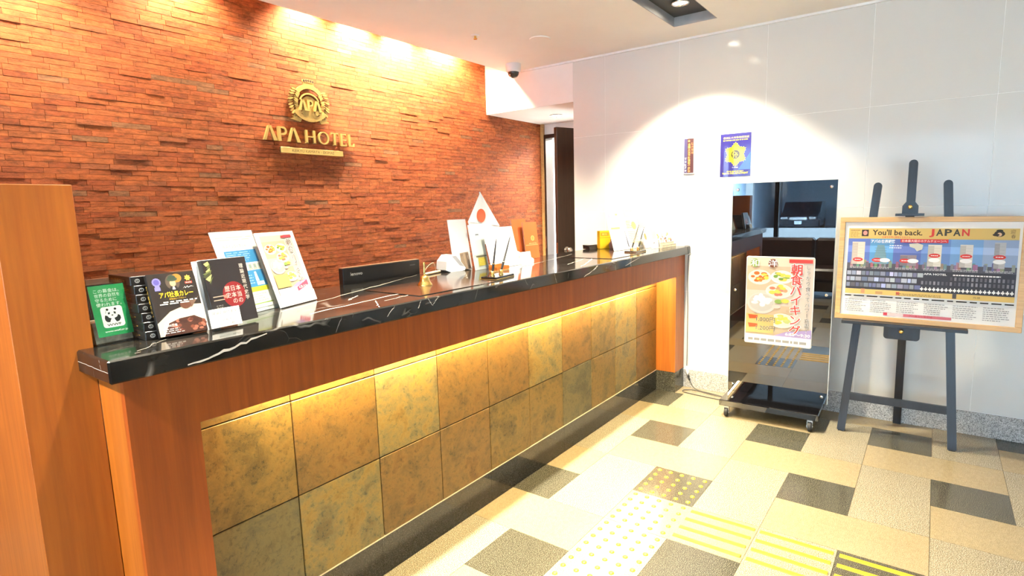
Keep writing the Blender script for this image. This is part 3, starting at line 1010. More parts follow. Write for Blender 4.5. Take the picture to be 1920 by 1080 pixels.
for s_ in (-1, 1):
    put('ribbon_tail', [[(s_ * 0.060, -0.098), (s_ * 0.132, -0.085), (s_ * 0.120, -0.098), (s_ * 0.140, -0.108), (s_ * 0.075, -0.122)]], 0, 0, -0.006, 0.004, cr2)
    lf = MB()
    rl = random.Random(5)
    for k in range(12):
        t = math.radians(90 + s_ * (52 + k * 7.2))
        for side in (-1, 1):
            r = 0.116 + side * 0.017
            t2 = t + side * s_ * 0.02
            cx, cz = r * math.cos(t2), r * math.sin(t2)
            d = t + s_ * -1 * (PI / 2) + side * -s_ * 1.15
            ln, wd = 0.034, 0.0056
            pts = []
            for q in range(8):
                a = 2 * PI * q / 8
                u, v = ln * 0.5 * math.cos(a), wd * math.sin(a) * (1.1 - 0.3 * math.cos(a))
                pts.append((cx + u * math.cos(d) - v * math.sin(d), cz + u * math.sin(d) + v * math.cos(d)))
            yy = -0.004 - 0.006 * rl.random()
            lf.prism(pts, yy, 0.004)
    stuff(lf.build('laurel_branch', 'gold', cr2))
crown = MB()
for k in range(5):
    crown.lathe([(0.0105, -0.006), (0.0105, 0.004)], (-0.032 + k * 0.016, 0, 0.140 + 0.004 * (2 - abs(k - 2)) / 2), 10, 'y', smooth=False)
crown.prism([(-0.040, 0.116), (0.040, 0.116), (0.036, 0.131), (-0.036, 0.131)], -0.007, 0.004)
crown.build('crown', 'gold', cr2)
cw = Print(-0.0085)
for k in range(5):
    cw.disc(-0.032 + k * 0.016, 0.140 + 0.002 * (2 - abs(k - 2)), 0.0078, 0.0082, srgb(60, 35, 14), 12)
cw.build('crown_hollows', cr2)
fl = MB()
for k in range(9):
    a = math.radians(200 + k * 17.5)
    fl.lathe([(0.016, -0.006 - 0.0007 * k), (0.014, 0.002)], (0.050 * math.cos(a), 0, -0.046 + 0.030 * math.sin(a)), 9, 'y', smooth=False)
stuff(fl.build('blossoms', 'gold', cr2))
for ch, dx in (('V', -0.083), ('P', -0.022), ('V', 0.022)):
    put('monogram_letter', letter_polys(ch, 0.062 if ch == 'V' else 0.044, 0.070, 0.017), dx, -0.048, -0.014, -0.002, cr2)
Print(-0.0092).text('APA HOTEL', -0.036, -0.112, 0.036, -0.104, srgb(110, 78, 28)).build('ribbon_lettering', cr2)

# ------------------------------------------------------------------ things on the tiled wall (local x = to the right, local -y = into the room)
RZ = -PI / 2
po = thing('fire_safety_notice', 'blue notice with a yellow snowflake emblem on the tiled wall', 'notice', (XW - 0.001, 1.1605, 1.7195), (0, 0, RZ))
MB().box(-0.104, 0.104, -0.0015, 0.0, -0.147, 0.147).build('sheet', 'paper', po)
NAVY, YEL = srgb(44, 38, 120), srgb(250, 230, 20)
p = Print(-0.0015).rect(-0.104, -0.147, 0.104, 0.147, NAVY)
p.poly([(0.104, -0.10), (0.104, 0.02), (0.02, -0.10)], srgb(48, 84, 176))
p.text('優良防火対象物認定証', -0.085, 0.112, 0.090, 0.126, srgb(210, 190, 120), 0.01)
p.lines(-0.085, 0.098, 0.085, 0.107, 1, srgb(230, 200, 60), 0.7, 3, False, 0.02)
cx_, cz_ = 0.0, 0.004
pts = []
for k in range(6):
    t = PI / 2 + k * PI / 3
    for r, dt in ((0.080, -0.02), (0.080, 0.02), (0.068, 0.06), (0.074, 0.16), (0.072, 0.20), (0.062, 0.22), (0.063, 0.36), (0.056, PI / 6 - 0.04), (0.056, PI / 6 + 0.04), (0.063, PI / 3 - 0.36), (0.062, PI / 3 - 0.22), (0.072, PI / 3 - 0.20), (0.074, PI / 3 - 0.16), (0.068, PI / 3 - 0.06)):
        pts.append((cx_ + r * math.cos(t + dt), cz_ + r * 1.05 * math.sin(t + dt)))
p._lay([(cx_, cz_)] + pts, [(0, i + 1, (i + 1) % len(pts) + 1) for i in range(len(pts))], YEL)
p.disc(cx_, cz_, 0.030, 0.030, srgb(70, 60, 20)).text('優', -0.022, -0.018, 0.022, 0.026, YEL, 0.012)
p.text('○ MARK', -0.02, -0.088, 0.02, -0.080, WHITE)
p.lines(-0.055, -0.114, 0.055, -0.105, 1, YEL, 0.75, 4, False, 0.02).text('TOKYO FIRE DEPARTMENT', -0.088, -0.130, 0.088, -0.118, YEL, 0.015)
p.build('notice_print', po, 'gloss_print')

pq = thing('wall_plaque', 'narrow dark plaque with gold writing on the tiled wall', 'plaque', (XW - 0.001, 1.4895, 1.736), (0, 0, RZ))
MB().bbox(-0.040, 0.040, -0.008, 0.0, -0.128, 0.128, 0.001).build('frame', 'grey_metal', pq)
p = Print(-0.008).rect(-0.035, -0.122, 0.035, 0.122, srgb(72, 36, 40)).rect(-0.035, -0.122, -0.012, 0.122, srgb(70, 66, 110))
p.star(0.0, 0.105, (0.011, 0.005), srgb(210, 150, 90), 5)
p.column('全国火災予防運動実施中', 0.002, 0.09, 0.019, 0.019, srgb(226, 164, 90), 0.02)
p.column('防火管理', 0.025, 0.095, 0.018, 0.021, srgb(190, 130, 80), 0.01)
p.column('Tokyo', -0.024, -0.01, 0.022, 0.021, WHITE, 0.02)
p.build('plaque_print', pq)

sc_ = thing('security_camera', 'white dome security camera hanging from the ceiling corner', 'camera', (3.86, 2.90, ZC))
MB().lathe([(0.064, 0), (0.064, -0.012), (0.060, -0.05), (0.056, -0.062), (0.048, -0.064)], n=28).build('housing', 'white_plastic', sc_)
MB().lathe([(0.047, -0.062)] + [(0.047 * math.cos(a), -0.064 - 0.047 * math.sin(a)) for a in [PI / 2 * i / 8 for i in range(8)]] + [(0.003, -0.1105)], n=28).build('dome', 'dome_smoke', sc_)
MB().lathe([(0.014, 0), (0.016, 0.008), (0.009, 0.009)], (-0.030, 0, -0.092), 14, 'y').build('lens', 'steel', sc_)
sp_ = thing('sprinkler_head', 'small sprinkler head in the ceiling', 'sprinkler', (3.069, 2.621, ZC))
MB().lathe([(0.030, 0), (0.026, -0.005), (0.010, -0.006)], n=16).build('cover_ring', 'white_paint', sp_)
MB().lathe([(0.008, -0.005), (0.008, -0.02), (0.014, -0.022), (0.012, -0.026)], n=12).build('head', 'brass', sp_)

cv = MB().lathe([(0.075, 0), (0.075, -0.003), (0.068, -0.006)], n=32).build('ceiling_cover', 'ceiling_paint', None, (3.42, 2.33, ZC))
tag(cv, 'flat round cover plate flush with the ceiling beside the dome camera', 'cover plate')
# ------------------------------------------------------------------ rolling black acrylic sign stand
ss = thing('sign_stand', 'tall glossy black acrylic sign stand on a low base with castors', 'sign stand', (3.852, 0.795, 0), (0, 0, RZ + math.radians(1.6)))
W2 = 0.306
MB().bbox(-W2 + 0.004, W2 - 0.018, -0.235, 0.13, 0.072, 0.112, 0.004).build('base', 'black_gloss', ss)
MB().bbox(-W2, W2, -0.002, 0.006, 0.1125, 1.516, 0.001).build('black_panel', 'black_gloss', ss)
cl = MB()
cl.box(-W2 - 0.003, -W2, -0.006, 0.008, 0.1125, 1.519); cl.box(W2, W2 + 0.003, -0.006, 0.008, 0.1125, 1.519); cl.box(-W2, W2, -0.006, 0.008, 1.5165, 1.519)
plain('acrylic_edge', (0.62, 0.66, 0.68), 0.15, spec=0.8, coat=1.0)
cl.build('clear_edge', 'acrylic_edge', ss)
for z in (1.475, 0.813, 0.158):
    for s_ in (-1, 1):
        MB().lathe([(0.010, -0.002), (0.010, -0.007), (0.008, -0.010), (0.003, -0.011)], (s_ * (W2 - 0.032), 0, z), 16, 'y').build('bolt', 'chrome', ss)
for a, b in ((-W2 + 0.05, -0.205), (W2 - 0.065, -0.205), (-W2 + 0.05, 0.095), (W2 - 0.065, 0.095)):
    cs = MB().lathe([(0.026, -0.011), (0.029, -0.007), (0.029, 0.007), (0.026, 0.011)], (a, b - 0.012, 0.0295), 20, 'x').build('castor_wheel', 'rubber', ss)
    k = MB().box(a - 0.016, a + 0.016, b - 0.02, b + 0.012, 0.0605, 0.072)
    k.box(a - 0.016, a - 0.013, b - 0.022, b + 0.0, 0.022, 0.0605); k.box(a + 0.013, a + 0.016, b - 0.022, b + 0.0, 0.022, 0.0605)
    k.lathe([(0.006, -0.0185), (0.006, 0.0185)], (a, b - 0.012, 0.0295), 10, 'x')
    k.build('castor_fork', 'steel', cs)

# breakfast poster held on the stand (laminated sheet)
bp = thing('breakfast_poster', 'breakfast buffet poster with dishes and red writing on the black stand', 'poster', (3.852 - 0.003, 0.795, 0.0), (0, 0, RZ + math.radians(1.6)))
PX0, PX1, PZ0, PZ1 = -0.205, 0.203, 0.462, 1.043
MB().prism(rrect(PX0, PZ0, PX1, PZ1, 0.012), -0.0035, -0.0008).build('sheet', 'paper', bp)
def dish(p, cx, cz, rx, rz, plate, foods, seed):
    rd = random.Random(seed)
    p.disc(cx, cz, rx, rz, plate).disc(cx, cz + rz * 0.06, rx * 0.86, rz * 0.82, tuple(c * 0.86 for c in plate))
    for k in range(14):
        a, q = rd.random() * 2 * PI, rd.random() ** 0.6 * 0.62
        p.disc(cx + rx * q * math.cos(a), cz + rz * (0.1 + q * math.sin(a)), rx * (0.16 + 0.14 * rd.random()), rz * (0.14 + 0.12 * rd.random()), rd.choice(foods), 9)
ORG, SAL, GRN, YLW, CRM, RICE = srgb(226, 128, 54), srgb(236, 150, 110), srgb(140, 170, 80), srgb(236, 200, 80), srgb(240, 232, 210), srgb(246, 240, 226)
RED = srgb(216, 62, 56)
def breakfast(p, x0, x1, z0, z1, simple=False):
    w, h = x1 - x0, z1 - z0
    X, Z = lambda t: x0 + t * w, lambda t: z0 + t * h
    p.rect(x0, z0, x1, z1, srgb(196, 176, 150))
    p.rect(x0, Z(0.90), x1, z1, srgb(214, 200, 178)).rect(x0, Z(0.45), x1, Z(0.62), srgb(206, 192, 178))
    p.rect(X(0.72), Z(0.2), x1, Z(0.95), srgb(206, 196, 186))
    dish(p, X(0.20), Z(0.77), w * 0.18, h * 0.085, CRM, (ORG, srgb(206, 100, 40), YLW), 1)
    dish(p, X(0.54), Z(0.78), w * 0.17, h * 0.075, RICE, (GRN, srgb(110, 150, 60), YLW), 2)
    dish(p, X(0.50), Z(0.62), w * 0.20, h * 0.085, CRM, (SAL, ORG, YLW, srgb(226, 120, 100)), 3)
    dish(p, X(0.24), Z(0.47), w * 0.22, h * 0.125, srgb(196, 196, 190), (RICE, RICE, srgb(250, 248, 240), srgb(236, 226, 206)), 4)
    dish(p, X(0.56), Z(0.28), w * 0.19, h * 0.085, CRM, (YLW, srgb(190, 200, 120), srgb(216, 196, 140)), 5)
    p.disc(X(0.50), Z(0.50), w * 0.06, h * 0.025, GRN, 12).disc(X(0.60), Z(0.51), w * 0.06, h * 0.025, YLW, 12).disc(X(0.47), Z(0.44), w * 0.07, h * 0.02, srgb(230, 200, 190), 12)
    p.rect(X(0.01), Z(0.12), X(0.44), Z(0.34), srgb(206, 178, 110))
    p.rect(x0, z0, x1, Z(0.10), WHITE)
    p.poly([(X(0.44), Z(0.10)), (x1, Z(0.10)), (x1, Z(0.20)), (X(0.62), Z(0.155))], srgb(168, 150, 206))
    p.rect(X(0.64), Z(0.945), X(0.98), Z(0.985), RED)

p = Print(-0.0035)
px0, px1, pz0, pz1 = PX0 + 0.004, PX1 - 0.004, PZ0 + 0.006, PZ1 - 0.006
breakfast(p, px0, px1, pz0, pz1)
pw, ph = px1 - px0, pz1 - pz0
X, Z = lambda t: px0 + t * pw, lambda t: pz0 + t * ph
p.column('朝食バイキング', X(0.755), Z(0.93), 0.074, 0.0655, RED, 0.0, (WHITE, 0.055))
for dx_, dz_ in ((-0.0012, 0), (0.0012, 0), (0, 0.0009), (0, -0.0009)):     # heavier strokes
    p.column('朝食バイキング', X(0.755) + dx_, Z(0.93) + dz_, 0.074, 0.0655, RED)
p.column('しっかり食べてパワー充電!!', X(0.925), Z(0.93), 0.031, 0.034, srgb(60, 50, 44), 0.0, (WHITE, 0.03))
p.disc(X(0.125), Z(0.935), 0.028, 0.028, srgb(130, 160, 80)).text('和', X(0.06), Z(0.895), X(0.19), Z(0.975), WHITE, 0.006)
p.disc(X(0.40), Z(0.935), 0.028, 0.028, srgb(120, 70, 50)).text('洋', X(0.33), Z(0.895), X(0.47), Z(0.975), WHITE, 0.006)
for zc, t in ((0.285, '1,000円'), (0.185, '1,200円')):
    p.poly([(X(0.04), Z(zc + 0.045)), (X(0.19), Z(zc + 0.04)), (X(0.19), Z(zc + 0.005)), (X(0.06), Z(zc - 0.005))], srgb(228, 84, 44))
    p.text(t, X(0.17), Z(zc - 0.035), X(0.46), Z(zc + 0.025), INK, 0.0, (CRM, 0.02))
p.text('6:30〜9:30', X(0.62), Z(0.115), X(0.985), Z(0.15), WHITE, 0.02)
p.lines(X(0.05), Z(0.02), X(0.95), Z(0.07), 1, srgb(150, 150, 150), 0.6, 5, False, 0.03)
p.build('poster_print', bp, 'gloss_print')

# ------------------------------------------------------------------ easel with framed board
ez = thing('easel', 'dark blue-black wooden display easel in front of the tiled wall', 'easel', (3.755, 0.120, 0), (0, 0, RZ))
LEAN = 0.080            # metres back per metre of height
lp = lambda x, z, y=0.0: (x, y + LEAN * z, z)
def strut(name, p0, p1, w, d, round_top=False, par=ez, mat='blue_black_wood'):
    m = MB()
    p0, p1 = Vector(p0), Vector(p1)
    t = (p1 - p0).normalized()
    a = (Vector((1, 0, 0)) - t * t.x).normalized()
    b = t.cross(a)
    L = (p1 - p0).length
    out = [(-w / 2, 0), (w / 2, 0)]
    if round_top:
        out += [(w / 2 * math.cos(PI * i / 10), L - w / 2 + w / 2 * math.sin(PI * i / 10)) for i in range(11)]
    else:
        out += [(w / 2, L), (-w / 2, L)]
    n = len(out)
    vs = [p0 + a * u + t * v + b * (d / 2 * q) for q in (-1, 1) for u, v in out]
    m.add(vs, [tuple(range(n)), tuple(range(2 * n - 1, n - 1, -1))] + [(i, (i + 1) % n, n + (i + 1) % n, n + i) for i in range(n)])
    return m.build(name, mat, par)
for s_ in (-1, 1):
    lg = strut('front_leg', lp(s_ * 0.273, 0.006), lp(s_ * 0.163, 1.488), 0.042, 0.022, True)
    MB().box(s_ * 0.273 - 0.015, s_ * 0.273 + 0.015, -0.009, 0.009, 0, 0.006).build('foot_pad', 'rubber', lg)
strut('back_leg', (0, 0.305, 0.0), (0, 0.135, 1.25), 0.042, 0.022)
strut('mast', lp(0, 0.60, 0.002), lp(0, 1.608, 0.002), 0.043, 0.018, True)
strut('stretcher', (-0.2375, LEAN * 0.222 + 0.0, 0.222), (0.2375, LEAN * 0.222, 0.222), 0.04, 0.02) if False else MB().bbox(-0.238, 0.238, LEAN * 0.22 - 0.009, LEAN * 0.22 + 0.009, 0.198, 0.243, 0.001).build('stretcher', 'blue_black_wood', ez)
top_rail = MB().bbox(-0.165, 0.165, LEAN * 1.20 + 0.012, LEAN * 1.20 + 0.028, 1.18, 1.225, 0.001).build('top_rail', 'blue_black_wood', ez)
MB().bbox(-0.298, 0.298, -0.030, LEAN * 0.69 - 0.012, 0.672, 0.690, 0.0015).build('ledge', 'blue_black_wood', ez)
bk = MB().prism(rrect(-0.086, 0.594, 0.088, 0.6715, 0.018)[12:24] + [(0.088, 0.6715), (-0.086, 0.6715)], LEAN * 0.64 - 0.030, LEAN * 0.64 - 0.012).build('ledge_bracket', 'blue_black_wood', ez)
MB().lathe([(0.013, 0), (0.013, -0.004), (0.009, -0.008), (0.003, -0.009)], (0.0, LEAN * 0.64 - 0.030, 0.643), 14, 'y').build('bolt', 'brass', bk)
cp = MB().prism([(-0.038, 1.310), (0.038, 1.310), (0.038, 1.352), (0.022, 1.374), (-0.022, 1.374), (-0.038, 1.352)], LEAN * 1.33 - 0.024, LEAN * 1.33 - 0.008).build('top_clamp', 'blue_black_wood', ez)
MB().bbox(-0.068, 0.068, LEAN * 1.3 - 0.050, LEAN * 1.3 - 0.006, 1.296, 1.310, 0.001).build('clamp_shoe', 'blue_black_wood', cp)
MB().lathe([(0.012, 0), (0.012, -0.004), (0.009, -0.008), (0.003, -0.009)], (0.0, LEAN * 1.33 - 0.024, 1.345), 14, 'y').build('bolt', 'brass', cp)

fb = thing('framed_board', 'wide oak framed newspaper advertisement headed JAPAN resting on the easel', 'framed poster', (3.755 + LEAN * 0.69 - 0.034, 0.032, 0.6905), (-math.atan(LEAN), 0, RZ - math.radians(0.4)))
FW, FH, FT = 0.430, 0.602, 0.028
for nm, a in (('frame_rail', (-FW, FW, 0, FT)), ('frame_rail', (-FW, FW, FH - FT, FH)), ('frame_stile', (-FW, -FW + FT, FT, FH - FT)), ('frame_stile', (FW - FT, FW, FT, FH - FT))):
    MB().bbox(a[0], a[1], -0.002, 0.020, a[2], a[3], 0.002).build(nm, 'oak', fb)
MB().box(-FW + FT - 0.004, FW - FT + 0.004, 0.006, 0.012, FT - 0.004, FH - FT + 0.004).build('backing_sheet', 'paper', fb)
p = Print(0.006)
bx0, bx1 = -FW + FT + 0.020, FW - FT - 0.012
BW = bx1 - bx0
def bxz(t, s):      # fractions of the board's print: t to the right, s upwards from the frame's foot
    return (bx0 + t * BW, FT + s * (FH - 2 * FT))
def R(t0, s0, t1, s1, col):
    a, b = bxz(t0, s0), bxz(t1, s1)
    p.rect(a[0], b[1] if b[1] < a[1] else a[1], b[0], max(a[1], b[1]), col)
def T(t, t0, s0, t1, s1, col, bold=0.0, outline=None):
    a, b = bxz(t0, s0), bxz(t1, s1)
    p.text(t, a[0], a[1], b[0], b[1], col, bold, outline)
GOLD = srgb(222, 190, 112)
R(0, 0.825, 1, 0.935, GOLD)
T("You'll be back.", 0.155, 0.862, 0.465, 0.922, srgb(58, 40, 26), 0.02)
xs = 0.505
for ch, col in zip('JAPAN', (RED, srgb(60, 62, 56), srgb(60, 62, 56), srgb(60, 62, 56), RED)):
    T(ch, xs, 0.846 if ch == 'J' else 0.860, xs + (0.030 if ch == 'J' else 0.042), 0.928, col, 0.03)
    xs += 0.040 if ch == 'J' else 0.049
T('日本を世界に発信するホテル', 0.22, 0.833, 0.395, 0.852, RED, 0.01)
R(0.085, 0.85, 0.13, 0.92, srgb(60, 46, 46)); a = bxz(0.108, 0.885); p.disc(a[0], a[1], 0.011, 0.013, srgb(226, 150, 140))
a, b = bxz(0.012, 0.905), bxz(0.075, 0.922); p.lines(a[0], a[1], b[0], b[1], 1, srgb(150, 110, 60), 0.5, 61, False, 0.006); a, b = bxz(0.012, 0.835), bxz(0.08, 0.90); p.lines(a[0], a[1], b[0], b[1], 4, srgb(176, 140, 60), 0.4, 6)
a = bxz(0.895, 0.885); p.disc(a[0], a[1], 0.022, 0.016, srgb(50, 44, 36)).disc(a[0], a[1] - 0.004, 0.010, 0.010, srgb(230, 190, 150)).disc(a[0], a[1] + 0.016, 0.014, 0.006, srgb(40, 40, 32)).disc(a[0] - 0.014, a[1] - 0.006, 0.014, 0.007, srgb(50, 44, 36))
T('迎', 0.952, 0.885, 0.978, 0.925, srgb(110, 90, 60)); T('春', 0.956, 0.842, 0.980, 0.878, srgb(110, 90, 60))
SKY = [srgb(96, 122, 196), srgb(92, 158, 212), srgb(90, 112, 182), srgb(104, 140, 200), srgb(120, 164, 214), srgb(150, 172, 206)]
edges = [0, 0.145, 0.295, 0.465, 0.635, 0.815, 1.0]
rb = random.Random(21)
for k in range(6):
    R(edges[k], 0.50, edges[k + 1], 0.825, SKY[k])
    R(edges[k], 0.68, edges[k + 1], 0.75, tuple(min(1, c * 1.25 + 0.04) for c in SKY[k]))
    R(edges[k], 0.50, edges[k + 1], 0.565, srgb(86, 88, 100))
    for q in range(9):
        t0 = edges[k] + (edges[k + 1] - edges[k]) * rb.random() * 0.9
        R(t0, 0.52, t0 + 0.018, 0.565 + 0.035 * rb.random(), srgb(90 + rb.randrange(90), 95 + rb.randrange(70), 110 + rb.randrange(50)))
    tc, tw, sh = ((0.07, 0.042, 0.79), (0.215, 0.048, 0.76), (0.39, 0.05, 0.66), (0.545, 0.040, 0.77), (0.725, 0.036, 0.775), (0.905, 0.030, 0.80))[k]
    base = (srgb(226, 214, 200), srgb(120, 160, 176), srgb(150, 140, 150), srgb(224, 220, 206), srgb(216, 212, 206), srgb(186, 186, 188))[k]
    if k in (1,):
        a, b, c_, d = bxz(tc - tw, 0.56), bxz(tc + tw, 0.56), bxz(tc + tw * .45, sh), bxz(tc - tw * .45, sh)
        p.poly([a, b, c_, d], base)
    else:
        R(tc - tw, 0.55, tc + tw, sh, base)
        R(tc - tw, 0.55, tc - tw * 0.1, sh - 0.01, tuple(c * 0.72 for c in base))
    for q in range(7):
        R(tc - tw * .8, 0.57 + q * (sh - 0.58) / 7, tc + tw * .8, 0.574 + q * (sh - 0.58) / 7, tuple(c * 0.82 for c in base))
    for cc, dz in ((RED, 0.0), (srgb(246, 246, 244), -0.045)):
        a = bxz(tc + (0.0 if k not in (1, 2) else (-0.02 if cc is RED else 0.03)), (0.66 if k in (3, 4, 5) else 0.60) + (dz if k in (3, 4, 5) else 0))
        if k == 0 and cc is not RED:
            continue
        p.disc(a[0], a[1], 0.026, 0.012, cc, 20)
        if cc is RED:
            p.lines(a[0] - 0.016, a[1] - 0.004, a[0] + 0.016, a[1] + 0.004, 1, WHITE, 0.5, k, False, 0.008)
    a, b = bxz(edges[k] + 0.02, 0.505), bxz(edges[k + 1] - 0.02, 0.53)
    p.lines(a[0], a[1], b[0], b[1], 2, srgb(214, 214, 216), 0.4, 30 + k, False)
T('アパの世界戦略', 0.150, 0.778, 0.305, 0.815, WHITE, 0.02)
R(0.335, 0.788, 0.62, 0.825, srgb(206, 52, 58)); T('日本最大級のホテルチェーンへ', 0.345, 0.794, 0.61, 0.818, WHITE)
a, b = bxz(0.27, 0.72), bxz(0.36, 0.765); p.lines(a[0], a[1], b[0], b[1], 2, WHITE, 0.4, 7)
pts = [bxz(*q) for q in ((0.39, 0.775), (0.44, 0.785), (0.475, 0.765), (0.47, 0.72), (0.44, 0.70), (0.425, 0.73), (0.395, 0.745))]
p.poly(pts, srgb(206, 206, 190))
R(0, 0.285, 1, 0.50, srgb(58, 60, 72))
for r in range(3):
    t0 = 0.005
    while t0 < 0.455:
        w_ = 0.018 + 0.02 * rb.random()
        R(t0, 0.435 - r * 0.063, t0 + w_, 0.478 - r * 0.063, (lambda g_: srgb(g_ - rb.randrange(16), g_, g_ + 6 + rb.randrange(40)))(96 + rb.randrange(110)))
        t0 += w_ + 0.004
T('APA HOTEL', 0.49, 0.462, 0.625, 0.482, srgb(240, 240, 240), 0.02)
a, b = bxz(0.66, 0.462), bxz(0.92, 0.482); p.lines(a[0], a[1], b[0], b[1], 1, WHITE, 0.6, 9, False)
for r in range(3):
    for q in range(22):
        t0 = 0.475 + q * 0.0238
        if r == 0 and q < 7:
            continue
        if r == 2:
            R(t0, 0.31, t0 + 0.019, 0.325, WHITE); R(t0 + 0.007, 0.30, t0 + 0.013, 0.338, WHITE)
        else:
            g_ = 80 + rb.randrange(70)
            R(t0 + 0.004, 0.365 + (1 - r) * 0.05, t0 + 0.016, 0.40 + (1 - r) * 0.05, srgb(g_, g_, g_ + 10))
R(0, 0.232, 1, 0.285, GOLD)
R(0.105, 0.24, 0.13, 0.29, srgb(200, 150, 110)); R(0.20, 0.24, 0.245, 0.268, srgb(190, 150, 100)); R(0.33, 0.242, 0.352, 0.272, srgb(206, 90, 70))
a, b = bxz(0.33, 0.236), bxz(0.60, 0.262); p.lines(a[0], a[1], b[0], b[1], 2, srgb(110, 90, 60), 0.4, 12, False)
R(0.665, 0.238, 0.688, 0.285, srgb(80, 76, 80)); T('元旦', 0.78, 0.25, 0.82, 0.268, INK)
a, b = bxz(0.0, 0.19), bxz(1.0, 0.225); p.lines(a[0], a[1], b[0], b[1], 1, INK, 0.35, 13, False, 0.05)
for k in range(6):
    a, b = bxz(0.005 + k * 0.167, 0.035), bxz(0.15 + k * 0.167, 0.175); p.lines(a[0], a[1], b[0], b[1], 7, srgb(150, 150, 152), 0.35, 14 + k)
R(0.26, 0.018, 0.285, 0.05, srgb(206, 60, 76)); R(0.285, 0.020, 0.67, 0.048, srgb(226, 206, 206)); R(0.385, 0.018, 0.67, 0.046, srgb(206, 110, 124)); T('アパ直なら最安値', 0.42, 0.022, 0.56, 0.044, srgb(190, 40, 50))
p.build('board_print', fb, 'paper_print')
LEANING = []
def sm(pts, n=6):
    out = []
    P_ = [Vector(q) for q in pts]
    for i in range(len(P_) - 1):
        a, b, c, d = P_[max(i - 1, 0)], P_[i], P_[i + 1], P_[min(i + 2, len(P_) - 1)]
        for k in range(n):
            u = k / n
            out.append(0.5 * ((2 * b) + (c - a) * u + (2 * a - 5 * b + 4 * c - d) * u * u + (3 * b - a - 3 * c + d) * u ** 3))
    out.append(P_[-1])
    return out
# ------------------------------------------------------------------ things on the marble (local x = to the right, local y = away, z up)
def on_top(name, label, cat, x, y, yaw=0.0, lean=0.0, z=ZT + 0.0002, group=None):
    t = thing(name, label, cat, (x, y, z), (0, 0, math.radians(yaw)), group)
    if lean:
        LEANING.append((t, lean))
    return t

# donation box
GREEN = srgb(24, 150, 84)
t = on_top('donation_box', 'clear acrylic donation box with a green panda card on the near end of the marble', 'donation box', 0.478, 1.659, 8, 0.0)
bw, bd, bh, sl_ = 0.092, 0.075, 0.150, 0.030
def slant(x0, x1, z0, z1, ya, yb):
    f = lambda z: sl_ * z / bh
    return [(x0, ya + f(z0), z0), (x1, ya + f(z0), z0), (x1, yb + f(z0), z0), (x0, yb + f(z0), z0), (x0, ya + f(z1), z1), (x1, ya + f(z1), z1), (x1, yb + f(z1), z1), (x0, yb + f(z1), z1)]
HEX = [(0, 3, 2, 1), (4, 5, 6, 7), (0, 1, 5, 4), (2, 3, 7, 6), (3, 0, 4, 7), (1, 2, 6, 5)]
cb = MB()
for q in (slant(-0.002, bw + 0.002, 0, bh + 0.006, -0.003, 0.0), slant(-0.002, bw + 0.002, 0, bh + 0.006, bd, bd + 0.003), slant(-0.002, 0.001, 0, bh + 0.006, 0.0, bd), slant(bw - 0.001, bw + 0.002, 0, bh + 0.006, 0.0, bd), slant(-0.002, bw + 0.002, 0, 0.003, 0, bd)):
    cb.add(q, HEX)
cb.build('acrylic_case', 'clear_acrylic', t)
MB().add(slant(0.004, bw - 0.004, 0.0035, 0.055, 0.012, bd - 0.004), HEX).build('coins', 'coins', t)
ca = link(bpy.data.objects.new('green_card', None)); ca.parent = t; ca.rotation_euler = (-math.atan(sl_ / bh), 0, 0); ca.location = (0, 0.002, 0); ca.empty_display_size = 0.03
MB().box(0.008, bw - 0.004, 0.0, 0.001, 0.020, 0.149).build('card', 'paper', ca)
p = Print(0.0).rect(0.008, 0.020, bw - 0.004, 0.149, GREEN)
for k, s_ in enumerate(('この募金は、', '世界の自然を', '守るために', '使われます。')):
    p.text(s_, 0.018, 0.130 - k * 0.0115, 0.018 + 0.0095 * len(s_), 0.1395 - k * 0.0115, WHITE)
cxp, czp = 0.048, 0.066
p.poly(rrect(0.024, 0.041, 0.073, 0.094, 0.007), WHITE)
BLK = srgb(20, 24, 22)
p.poly([(cxp - 0.018, 0.066), (cxp - 0.016, 0.073), (cxp - 0.011, 0.071), (cxp - 0.0085, 0.066), (cxp - 0.003, 0.0635), (cxp - 0.0055, 0.060), (cxp - 0.008, 0.0545), (cxp - 0.014, 0.0555), (cxp - 0.0175, 0.060)], BLK)
p.poly([(cxp + 0.003, 0.0635), (cxp + 0.010, 0.066), (cxp + 0.013, 0.072), (cxp + 0.0175, 0.068), (cxp + 0.018, 0.061), (cxp + 0.013, 0.0545), (cxp + 0.007, 0.0535), (cxp + 0.0045, 0.058)], BLK)
p.poly([(cxp - 0.013, 0.084), (cxp - 0.0145, 0.077), (cxp - 0.0137, 0.077), (cxp - 0.0122, 0.083)], BLK)
p.disc(cxp - 0.009, 0.0865, 0.003, 0.003, BLK, 12).disc(cxp + 0.009, 0.0865, 0.003, 0.003, BLK, 12)
p.poly([(cxp - 0.009, 0.079), (cxp - 0.004, 0.080), (cxp - 0.005, 0.0745), (cxp - 0.009, 0.074)], BLK).poly([(cxp + 0.004, 0.080), (cxp + 0.009, 0.079), (cxp + 0.0085, 0.0735), (cxp + 0.005, 0.075)], BLK).disc(cxp, 0.0715, 0.0022, 0.0016, BLK, 10)
p.text('WWF', 0.032, 0.0445, 0.064, 0.0505, BLK, 0.02).text('www.wwf.or.jp', 0.024, 0.028, 0.076, 0.0345, WHITE, 0.01)
p.build('card_print', ca)

